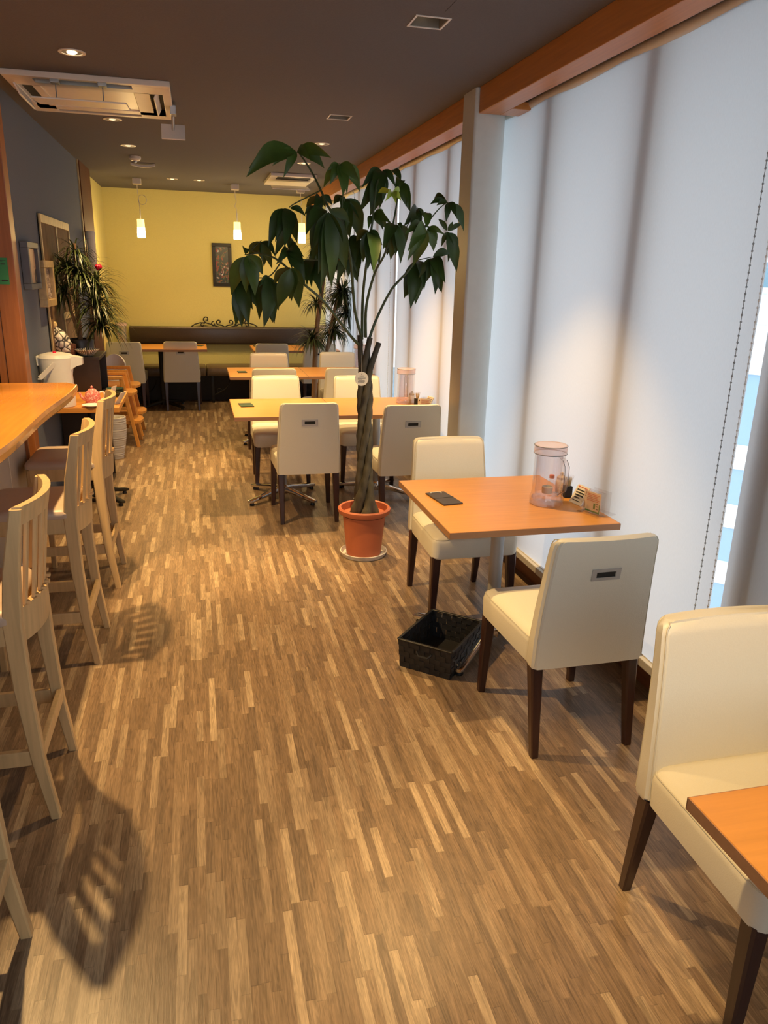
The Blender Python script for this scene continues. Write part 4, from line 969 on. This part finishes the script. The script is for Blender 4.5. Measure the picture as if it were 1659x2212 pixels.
# ================================================================ BLACK BASKET
t = thing('woven_basket', 'black woven strap basket on the floor under the near table', 'basket', (0.985, 2.865, 0), R(48))
def strapbox(w, d, z0, z1, th, name, flare=1.06):
    """four flared walls woven from straps"""
    n = 10; nz = 5
    for side in range(4):
        b = B()
        L = w if side % 2 == 0 else d; O = d if side % 2 == 0 else w
        for i in range(n):
            for k in range(nz):
                off = 0.0016 * (1 if (i + k) % 2 else -1)
                def P(u, z):
                    f = 1 + (flare - 1) * (z - z0) / (z1 - z0)
                    a, bb = u * L * f, O / 2 * f
                    return {0: (a, -bb), 1: (bb, a), 2: (-a, bb), 3: (-bb, -a)}[side]
                u0, u1 = -0.5 + i / n, -0.5 + (i + 1) / n
                za, zb = z0 + (z1 - z0) * k / nz, z0 + (z1 - z0) * (k + 1) / nz
                gap = 0.004
                if k == nz - 1: zb2 = zb - 0.003
                else: zb2 = zb
                nrm = {0: (0, -1), 1: (1, 0), 2: (0, 1), 3: (-1, 0)}[side]
                g = 0.03 / n
                q = []
                for uu, zz in ((u0 + g, za), (u1 - g, za), (u1 - g, zb2), (u0 + g, zb2)):
                    x, y = P(uu, zz); q.append((x + nrm[0] * off, y + nrm[1] * off, zz))
                b.loft([[Vector((p[0] + nrm[0] * s, p[1] + nrm[1] * s, p[2])) for p in q] for s in (-th / 2, th / 2)])
        obj(name, b, M['blackfab'], t)
strapbox(0.325, 0.235, 0.004, 0.130, 0.004, 'side')
obj('bottom', B().box(-0.163, 0.163, -0.118, 0.118, 0.0, 0.008), M['blackfab'], t)
f = 1.06
rim = [(-0.163 * f, -0.118 * f), (0.163 * f, -0.118 * f), (0.163 * f, 0.118 * f), (-0.163 * f, 0.118 * f)]
b = B()
for i in range(4):
    a, c = rim[i], rim[(i + 1) % 4]; b.bar((*a, 0.134), (*c, 0.134), 0.007, None, 0.012, side=(0, 0, 1))
obj('rim', b, M['black'], t)
b = B(); b.tube([(-0.177, -0.035, 0.10), (-0.186, -0.02, 0.085), (-0.186, 0.02, 0.085), (-0.177, 0.035, 0.10)], 0.005, 6)
obj('handle', b, M['blackfab'], t)

# ================================================================ POTTED BRAIDED TREE
t = thing('braided_tree', 'tall braided-trunk indoor tree in a terracotta pot in the aisle', 'potted plant', (0.918, 4.20, 0))
obj('saucer', B().lathe([(0.118, 0.0), (0.130, 0.002), (0.142, 0.028), (0.137, 0.030), (0.126, 0.008), (0.001, 0.007)], seg=44), M['saucer'], t, True)
obj('pot', B().lathe([(0.001, 0.010), (0.098, 0.010), (0.104, 0.014), (0.128, 0.262), (0.150, 0.268), (0.156, 0.278), (0.157, 0.296), (0.148, 0.304), (0.138, 0.300), (0.134, 0.28), (0.131, 0.262), (0.001, 0.262)], seg=48, cap=False), M['terracotta'], t, True)
obj('soil', B().lathe([(0.131, 0.255), (0.09, 0.262), (0.001, 0.268)], seg=32), M['soil'], t, True)
O = Vector((0.918, 4.20, 0))
tops = [(0.066, -0.012, 1.262), (0.012, 0.036, 1.245), (-0.040, 0.004, 1.300), (0.010, -0.030, 1.290)]
for k in range(4):
    pts, rr = [], []
    for q in range(42):
        u = q / 41; z = 0.25 + 0.86 * u
        a = 2 * PI * k / 4 + u * 5.6; r = 0.032 - 0.006 * u + 0.026 * max(0, 1 - u * 4) ** 1.4
        pts.append((r * math.cos(a) - 0.008 * u, r * math.sin(a), z)); rr.append(0.0225 - 0.004 * u + 0.014 * max(0, 1 - u * 3.5) + 0.0025 * math.sin(q * 1.7 + k * 2))
    e = pts[-1]; tp = tops[k]
    for q in (0.35, 0.7, 1.0): pts.append(tuple(e[i] + (tp[i] - e[i]) * q for i in range(3))); rr.append(0.0155 if q > 0.5 else 0.017)
    obj('trunk', B().tube(pts, rr, 12), M['trunk'], t, True)
for s in STEMS:
    n = len(s); b = B()
    pts = []
    V = [Vector(p) - O for p in s]
    for i in range(n - 1):
        p0, p1, p2, p3 = V[max(i - 1, 0)], V[i], V[i + 1], V[min(i + 2, n - 1)]
        for q in range(5):
            u = q / 5; pts.append(0.5 * ((2 * p1) + (p2 - p0) * u + (2 * p0 - 5 * p1 + 4 * p2 - p3) * u * u + (3 * p1 - p0 - 3 * p2 + p3) * u ** 3))
    pts.append(V[-1])
    rb = 0.0085 if s[0][2] > 1.2 and s[0][2] < 1.4 else 0.004
    obj('branch', B().tube(pts, [rb * (1 - 0.55 * i / len(pts)) for i in range(len(pts))], 8), M['stem'], t, True)
rnd = random.Random(21)
def leaflet(b, a, c, wid, tw):
    """blade from a to its tip c, folded along the midrib, arching over"""
    a, c = Vector(a), Vector(c); d = c - a; L = d.length
    side = d.cross(Vector((0, -1, 0)))
    if side.length < 1e-4: side = Vector((1, 0, 0))
    side.normalize(); side = Matrix.Rotation(tw, 3, d.normalized()) @ side
    nrm = side.cross(d).normalized()
    if nrm.y > 0: nrm = -nrm
    n = 9; rows = []
    for q in range(n + 1):
        u = q / n
        w = wid * (math.sin(PI * min(1, u ** 0.82)) ** 0.85) * (1 if u < 0.55 else 1 - 0.25 * (u - 0.55) / 0.45) if 0 < u < 1 else 0.0006
        p = a + d * u + Vector((0, 0, 1)) * (0.13 * L * math.sin(PI * u) * (1 if abs(d.z) < 0.9 * L else 0.4)) + nrm * 0.10 * L * math.sin(PI * u)
        rows.append([p - side * w - nrm * (-0.22 * w), p - side * w * 0.5 + nrm * 0.02 * w, p, p + side * w * 0.5 + nrm * 0.02 * w, p + side * w + nrm * (0.22 * w)])
    b.loft(rows, closed=False)
for i, (c, tips) in enumerate(WHORLS):
    b = B(); C_ = Vector(c) - O
    young = i == len(WHORLS) - 1
    extra = [] if young else [tuple((a_ + b_) / 2 + rnd.uniform(-0.035, 0.035) for a_, b_ in zip(p_, q_)) for p_, q_ in zip(tips, tips[1:])][:2]
    for tp in list(tips) + extra:
        T_ = Vector(tp) - O; L = (T_ - C_).length
        leaflet(b, C_ + (T_ - C_) * 0.05, T_, min(0.042, max(0.013, L * 0.165)) * rnd.uniform(0.85, 1.15), rnd.uniform(-0.5, 0.5))
    obj('leaf_cluster', b, M['leafyoung'] if young else (M['leaf'] if i in (1, 14, 13, 18, 6, 0) else M['leafdark']), t, 'all', label='pale young leaf cluster' if young else None)
# round tag on a string
g = thing('plant_tag', 'round white tag with small printed lines hanging on the braided trunk', 'tag', (0.866, 4.085, 1.075))
obj('disc', B().lathe([(0.001, -0.0008), (0.038, -0.0008), (0.038, 0.0008), (0.001, 0.0008)], seg=40, cap=False), M['paper'], g).rotation_euler = (R(90), 0, 0)
obj('string', B().tube([(0, 0.0, 0.031), (0.004, 0.02, 0.12), (0.02, 0.06, 0.20)], 0.0010, 5), M['sill'], g)
b = B(); r2 = random.Random(3)
b.box(-0.002, 0.002, -0.0018, -0.0009, 0.024, 0.029)
for x in (-0.008, 0, 0.008): b.box(x - 0.003, x + 0.003, -0.0018, -0.0009, 0.014, 0.018)
for i, (z, x0, x1) in enumerate([(0.008, -0.022, 0.022), (0.002, -0.022, 0.022), (-0.004, -0.022, 0.004), (-0.010, -0.018, 0.018), (-0.016, -0.02, 0.018), (-0.021, -0.02, 0.016)]):
    x = x0
    while x < x1:
        w = r2.uniform(0.002, 0.005); b.box(x, min(x + w, x1), -0.0018, -0.0009, z, z + 0.0022); x += w + 0.001
obj('printed_lines', b, M['ink'], g)

# ================================================================ DRACAENAS
def drac_tuft(b, c, n, L, rnd, spread=1.0, droop=1.0, wd=0.006, xlim=(-9, 9)):
    for i in range(n):
        a = rnd.uniform(0, 2 * PI); el = rnd.uniform(-0.2, 1.25) ; ll = L * rnd.uniform(0.7, 1.1)
        d = Vector((math.cos(a) * math.cos(el) * spread, math.sin(a) * math.cos(el) * spread, math.sin(el)))
        side = d.cross(Vector((0, 0, 1))); side = side.normalized() if side.length > 1e-3 else Vector((1, 0, 0))
        rows = []; p = Vector(c); st = ll / 7
        for q in range(8):
            w = wd * (0.6 if q == 0 else 1.0 if q < 4 else (7.2 - q) / 3.6)
            rows.append([p - side * w, p + Vector((0, 0, -w * .3)), p + side * w])
            p = p + d * st; p.x = min(max(p.x, xlim[0] + 0.02 * q / 7 * 0), xlim[1]); d = (d + Vector((0, 0, -0.30 * droop))).normalized()
        b.loft(rows, closed=False)
def dracaena(label, loc, canes, tufts, pot, seed, n=75, L=0.26, wd=0.006):
    t = thing('dracaena', label, 'potted plant', loc); rnd = random.Random(seed)
    pot(t)
    for pts, r in canes: obj('cane', B().tube(pts, [r * (1 - 0.35 * i / len(pts)) for i in range(len(pts))], 9), M['cane'], t, True)
    for c, s in tufts:
        b = B(); drac_tuft(b, c, int(n * s), L * (0.75 + 0.25 * s), rnd, wd=wd, xlim=(XL + 0.035 - loc[0], 1.66 - loc[0]))
        o = obj('leaf_tuft', b, M['drac'], t, 'all')
    return t
def planter(t):
    obj('pot', B().lathe([(0.10, 0), (0.115, 0.004), (0.14, 0.22), (0.165, 0.228), (0.168, 0.25), (0.155, 0.252), (0.148, 0.225), (0.12, 0.2), (0.001, 0.2)], seg=36), M['potwhite'], t, True)
    obj('soil', B().lathe([(0.145, 0.215), (0.001, 0.225)], seg=28), M['soil'], t, True)
dracaena('tall dracaena with bare brown canes in a white planter behind the third table row', (1.30, 8.62, 0),
    [([(-0.03, 0, 0.2), (-0.02, 0, 0.6), (0.0, 0, 1.0), (0.06, 0, 1.45), (0.12, 0.02, 1.85)], 0.032),
     ([(0.03, 0.03, 0.2), (0.10, 0.05, 0.6), (0.16, 0.03, 1.0), (0.24, 0.0, 1.4), (0.26, 0, 1.75)], 0.022),
     ([(0.0, 0.05, 0.2), (0.07, 0.1, 0.6), (0.22, 0.12, 0.95)], 0.014),
     ([(-0.03, 0, 0.8), (-0.08, -0.03, 0.92)], 0.012)],
    [((0.12, 0.02, 1.85), 1.3), ((0.26, 0, 1.75), 1.2), ((0.22, 0.12, 1.0), 1.0), ((0.30, 0.02, 1.40), 1.4), ((-0.05, -0.03, 0.90), 0.8), ((0.0, 0.02, 1.30), 0.35), ((0.36, 0.05, 1.2), 1.0)],
    planter, 5, n=150, L=0.33, wd=0.008)
# left plant on the dark cabinet
def vasepot(t):
    obj('pot', B().lathe([(0.07, 0), (0.085, 0.004), (0.095, 0.10), (0.090, 0.11), (0.080, 0.09), (0.001, 0.09)], seg=28), M['darkcab'], t, True)
ZC = 1.008
dl = dracaena('bushy dracaena on the dark cabinet against the reed hanging', (-0.850, 6.12, ZC),
    [([(0, 0, 0.06), (0.0, 0, 0.30), (0.01, 0, 0.55), (0.02, -0.02, 0.78)], 0.016),
     ([(0.0, 0.02, 0.06), (-0.05, 0, 0.32), (-0.06, 0.0, 0.60)], 0.012),
     ([(0.03, 0, 0.06), (0.09, -0.02, 0.22), (0.14, -0.03, 0.40), (0.15, -0.03, 0.52)], 0.010),
     ([(0.01, 0.0, 0.06), (-0.03, 0.04, 0.45)], 0.008)],
    [((0.02, -0.02, 0.72), 0.45), ((-0.05, 0, 0.60), 1.3), ((0.04, 0, 0.55), 1.3), ((0.14, -0.03, 0.50), 0.9), ((0.13, -0.03, 0.34), 1.5), ((-0.08, 0.02, 0.42), 0.9), ((0.16, -0.02, 0.20), 1.2)],
    vasepot, 9, n=85, L=0.27)
t = thing('red_flower', 'single red flower on a thin stem above the left dracaena', 'flower', (-0.70, 6.10, ZC))
obj('stem', B().tube([(-0.06, 0, 0.09), (-0.02, 0, 0.35), (0.022, 0, 0.60)], 0.003, 6), M['stem'], t, True)
b = B()
for q in range(6):
    a = 2 * PI * q / 6
    b.lathe([(0.001, -0.02), (0.014, -0.004), (0.015, 0.010), (0.006, 0.022), (0.001, 0.024)], (0.022 + 0.010 * math.cos(a), 0.010 * math.sin(a), 0.618), 8)
obj('petals', b, M['red'], t, True)
t = thing('wire_spray', 'thin pale curved twigs arching beside the white roll', 'twigs', (-0.80, 6.35, ZC))
b = B()
for q in range(4): b.tube([(-0.10, 0, 0.45), (-0.04 + q * .015, 0, 0.66 - q * .04), (0.05 + q * 0.01, 0, 0.62 - q * .06), (0.13, 0, 0.48 - q * .07)], 0.0014, 5)
obj('twig', b, M['bamboo'], t, True)
obj('holder', B().tube([(-0.10, 0, 0.0), (-0.10, 0, 0.45)], 0.006, 6), M['bamboo'], t, True)

# ================================================================ LEFT SIDE: CABINET, SIDE TABLE AND WHAT STANDS ON THEM
t = thing('dark_cabinet', 'tall dark brown open-sided cabinet against the grey wall', 'cabinet', (-0.85, 6.10, 0))
x0, x1, y0, y1 = -0.145, 0.145, -0.23, 0.23
b = B(); b.box(x0, x1, y0, y0 + 0.02, 0, 0.985); b.box(x0, x1, y1 - 0.02, y1, 0, 0.985); b.box(x0, x0 + 0.015, y0, y1, 0, 0.985); b.box(x0, x1, y0, y1, 0, 0.03)
obj('body', b, M['darkcab'], t)
obj('top', B().box(x0, x1 + 0.005, y0 - 0.005, y1 + 0.005, 0.985, 1.008, 0.002), M['darkcab'], t)
for z in (0.35, 0.70): obj('shelf_board', B().box(x0 + 0.015, x1, y0 + 0.02, y1 - 0.02, z, z + 0.02), M['darkcab'], t)
t = thing('side_table', 'orange wooden side table between the counter and the dark cabinet', 'table', (-0.755, 5.50, 0))
top = obj('tabletop', B().box(-0.235, 0.235, -0.36, 0.36, 0.728, 0.76, 0.002), M['table'], t)
ped_base(t, 0.26, R(45), hm=M['iron'], cm=M['iron'], cx=0.0, cy_=0.12, zt=0.758)
obj('modesty_panel', B().box(-0.23, -0.02, 0.30, 0.32, 0.0, 0.728), M['darkcab'], t)
TS = 0.76
# air pot
t = thing('air_pot', 'white insulated hot water pot with lid and swing handle on the side table', 'air pot', (-0.888, 5.24, TS))
obj('body', B().lathe([(0.092, 0), (0.096, 0.004), (0.096, 0.05), (0.092, 0.20), (0.104, 0.275), (0.106, 0.30)], seg=36), M['white'], t, True)
obj('lid', B().lathe([(0.106, 0.30), (0.108, 0.312), (0.095, 0.330), (0.05, 0.342), (0.001, 0.345)], seg=36), M['white'], t, True)
obj('lid_button', B().lathe([(0.012, 0.34), (0.010, 0.352), (0.001, 0.353)], (0.0, -0.03, 0), 16), M['red'], t, True)
obj('spout', B().loft([[Vector((0.085, -0.045, 0.235)), Vector((0.085, 0.045, 0.235)), Vector((0.085, 0.045, 0.325)), Vector((0.085, -0.045, 0.325))], [Vector((0.130, -0.04, 0.262)), Vector((0.130, 0.04, 0.262)), Vector((0.130, 0.04, 0.318)), Vector((0.130, -0.04, 0.318))], [Vector((0.158, -0.035, 0.268)), Vector((0.158, 0.035, 0.268)), Vector((0.160, 0.035, 0.312)), Vector((0.160, -0.035, 0.312))]]), M['white'], t, label='blunt white spout')
obj('hinge', B().box(-0.125, -0.095, -0.03, 0.03, 0.262, 0.322, 0.006), M['white'], t)
b = B()
for s in (-1,): b.bar((0.01, -0.102, 0.285), (-0.085, -0.118, 0.195), 0.026, 0.030, 0.006, side=(0.5, 0, 0.8))
b.bar((0.01, 0.102, 0.285), (-0.085, 0.118, 0.195), 0.026, 0.030, 0.006, side=(0.5, 0, 0.8))
b.bar((-0.087, -0.12, 0.19), (-0.087, 0.12, 0.19), 0.022, None, 0.008)
obj('swing_handle', b, M['white'], t)
# teapot
t = thing('teapot', 'small pink teapot with white dots and white handle on the side table', 'teapot', (-0.700, 5.33, TS), R(10))
obj('body', B().lathe([(0.030, 0), (0.045, 0.004), (0.052, 0.035), (0.044, 0.070), (0.030, 0.085)], seg=28), M['pinkdot'], t, True)
obj('lid', B().lathe([(0.030, 0.085), (0.020, 0.096), (0.006, 0.100), (0.010, 0.110), (0.001, 0.118)], seg=20), M['pinkdot'], t, True)
obj('handle', B().tube([(0.046, 0, 0.070), (0.066, 0, 0.076), (0.078, 0, 0.058), (0.074, 0, 0.034), (0.050, 0, 0.018)], 0.006, 8), M['white'], t, True)
obj('spout', B().tube([(-0.045, 0, 0.025), (-0.068, 0, 0.045), (-0.080, 0, 0.075)], [0.012, 0.009, 0.006], 8), M['pinkdot'], t, True)
t = thing('saucer_plate', 'white round plate lying on the front edge of the side table', 'plate', (-0.690, 5.185, TS))
obj('plate', B().lathe([(0.025, 0), (0.035, 0.002), (0.062, 0.014), (0.060, 0.016), (0.034, 0.006), (0.001, 0.005)], seg=32), M['white'], t, True)
t = thing('dark_bowls', 'stack of dark green glazed bowls on the side table', 'bowls', (-0.585, 5.62, TS))
for i in range(3): obj('bowl', B().lathe([(0.022, 0.003 + i * .012), (0.030, 0.003 + i * .012), (0.058, 0.028 + i * .012), (0.060, 0.034 + i * .012), (0.054, 0.030 + i * .012), (0.001, 0.012 + i * .012)], seg=28), mat('dark_green_glaze_%d' % i, (0.03, 0.055, 0.045), 0.2, var=0.1), t, True)
def lean_card(loc, rz, w, h, lean, label, name='paper_card'):
    t = thing(name, label, 'card', loc, rz)
    obj('card', B().box(-w / 2, w / 2, -0.001, 0.001, 0, h, rot=Matrix.Rotation(R(lean), 3, 'X'), piv=(0, 0, 0)), M['paper'], t)
    obj('stand', B().box(-w / 2, w / 2, -0.02, 0.03, 0, 0.003), M['acrylic'], t)
lean_card((-0.592, 5.36, TS), R(65), 0.06, 0.115, 18, 'white leaning card in front of the dark cabinet on the side table')
lean_card((-0.545, 5.29, TS), R(60), 0.06, 0.10, 35, 'white leaning card at the right corner of the side table')
# on the cabinet
t = thing('pebble_ornament', 'leaning bottle-shaped ornament covered in white pebbles on the cabinet', 'ornament', (-0.930, 5.93, ZC))
pr_ = [(0.030, 0.0), (0.058, 0.010), (0.068, 0.06), (0.066, 0.12), (0.050, 0.17), (0.026, 0.198), (0.018, 0.215)]
orn = obj('body', B().lathe(pr_, seg=30), M['pebble'], t, True); orn.rotation_euler = (R(6), R(-16), 0)
orn2 = obj('neck', B().lathe([(0.018, 0.212), (0.026, 0.222), (0.026, 0.245), (0.014, 0.252), (0.011, 0.34), (0.001, 0.341)], seg=16), M['bamboo'], t, True); orn2.rotation_euler = (R(6), R(-16), 0)
t = thing('striped_bowl', 'flared white bowl with black stripes on the cabinet edge', 'bowl', (-0.790, 5.935, ZC))
obj('bowl', B().lathe([(0.030, 0), (0.040, 0.002), (0.075, 0.038), (0.090, 0.050), (0.086, 0.051), (0.070, 0.038), (0.036, 0.008), (0.001, 0.007)], seg=48), M['striped'], t, True)
picture('photo_frame', 'small brown photo frame leaning behind the white air pot', 0.13, 0.10, (-0.925, 5.895, ZC + 0.05), (R(-12), R(10), R(8)), M['darkpost'], M['paper'], art3, 0.034, 0.004, 0.012)

# ceramic pot, high chairs, baby seat
t = thing('ribbed_pot', 'white ribbed ceramic pot on the floor behind the side table', 'pot', (-0.765, 6.98, 0))
prof = []
for q in range(41):
    u = q / 40; r = 0.068 + 0.042 * math.sin(min(1, u * 1.25) * PI / 2); prof.append((r + 0.0020 * math.sin(u * 110), 0.37 * u))
prof += [(0.100, 0.372), (0.094, 0.362), (0.088, 0.345), (0.080, 0.12), (0.001, 0.11)]
obj('body', B().lathe(prof, seg=40), M['ceramic'], t, True)
obj('liner', B().lathe([(0.070, 0.35), (0.078, 0.352), (0.080, 0.358), (0.070, 0.358), (0.066, 0.34), (0.06, 0.2), (0.001, 0.19)], seg=32, cap=False), M['sill'], t, True)
def make_highchair(label):
    t = thing('high_chair', label, 'high chair', (0, 0, 0), 0, 'orange wooden high chairs by the left wall')
    for y in (-0.17, 0.17):
        b = B()
        b.bar((-0.25, y, 0.655), (0.02, y, 0.655), 0.030, None, 0.036, side=(0, 0, 1))
        b.bar((0.010, y, 0.668), (0.125, y, 0), 0.040, 0.034, 0.030, side=(1, 0, 0))
        b.bar((-0.245, y, 0.668), (-0.29, y, 0), 0.040, 0.034, 0.030, side=(1, 0, 0))
        obj('side_frame', b, M['highchair'], t)
    for z, xr, nm in ((0.50, 0.135, 'seat'), (0.235, 0.175, 'foot_board')):
        rg = []
        for zz, s in ((z - 0.014, -0.006), (z - 0.010, 0), (z + 0.010, 0), (z + 0.014, -0.006)):
            o = [Vector((-0.24, -0.155, zz)), Vector((-0.24, 0.155, zz))]
            o += [Vector((xr - 0.06 + (0.06 + s) * math.sin(R(a)), 0.155 * math.cos(R(a)), zz)) for a in range(0, 181, 20)]
            rg.append(o)
        obj(nm, B().loft(rg), M['highchair'], t)
    obj('back_board', B().box(-0.262, -0.246, -0.155, 0.155, 0.56, 0.66, 0.004), M['highchair'], t)
    return t
h0 = make_highchair('nearer orange wooden high chair, its curved boards jutting into the aisle'); h0.location = (-0.722, 7.58, 0)
dup(h0, (-0.722, 8.08, 0), 0, 'farther orange wooden high chair behind the nearer one')
t = thing('booster_seat', 'white shell booster seat perched behind the high chairs', 'booster seat', (-0.87, 8.44, 0))
rg = []
for q in range(9):
    a = R(-70 + 140 * q / 8)
    rg.append([Vector((0.12 * math.sin(a), 0.10 * math.cos(a) * 0.9, 0.50)), Vector((0.13 * math.sin(a), 0.11 * math.cos(a), 0.50)), Vector((0.125 * math.sin(a), 0.12 * math.cos(a), 0.66 + 0.10 * math.cos(a * 1.2))), Vector((0.112 * math.sin(a), 0.11 * math.cos(a), 0.66 + 0.10 * math.cos(a * 1.2)))])
obj('shell', B().loft(rg), M['white'], t, True)
obj('seat_pad', B().lathe([(0.001, 0.49), (0.12, 0.49), (0.125, 0.51), (0.10, 0.53), (0.001, 0.53)], seg=24), M['white'], t, True)
for x, y in ((-.08, -.06), (.08, -.06), (-.08, .07), (.08, .07)): obj('leg', B().tube([(x, y, 0.49), (x * 1.3, y * 1.3, 0)], 0.011, 8), M['highchair'], t, True)
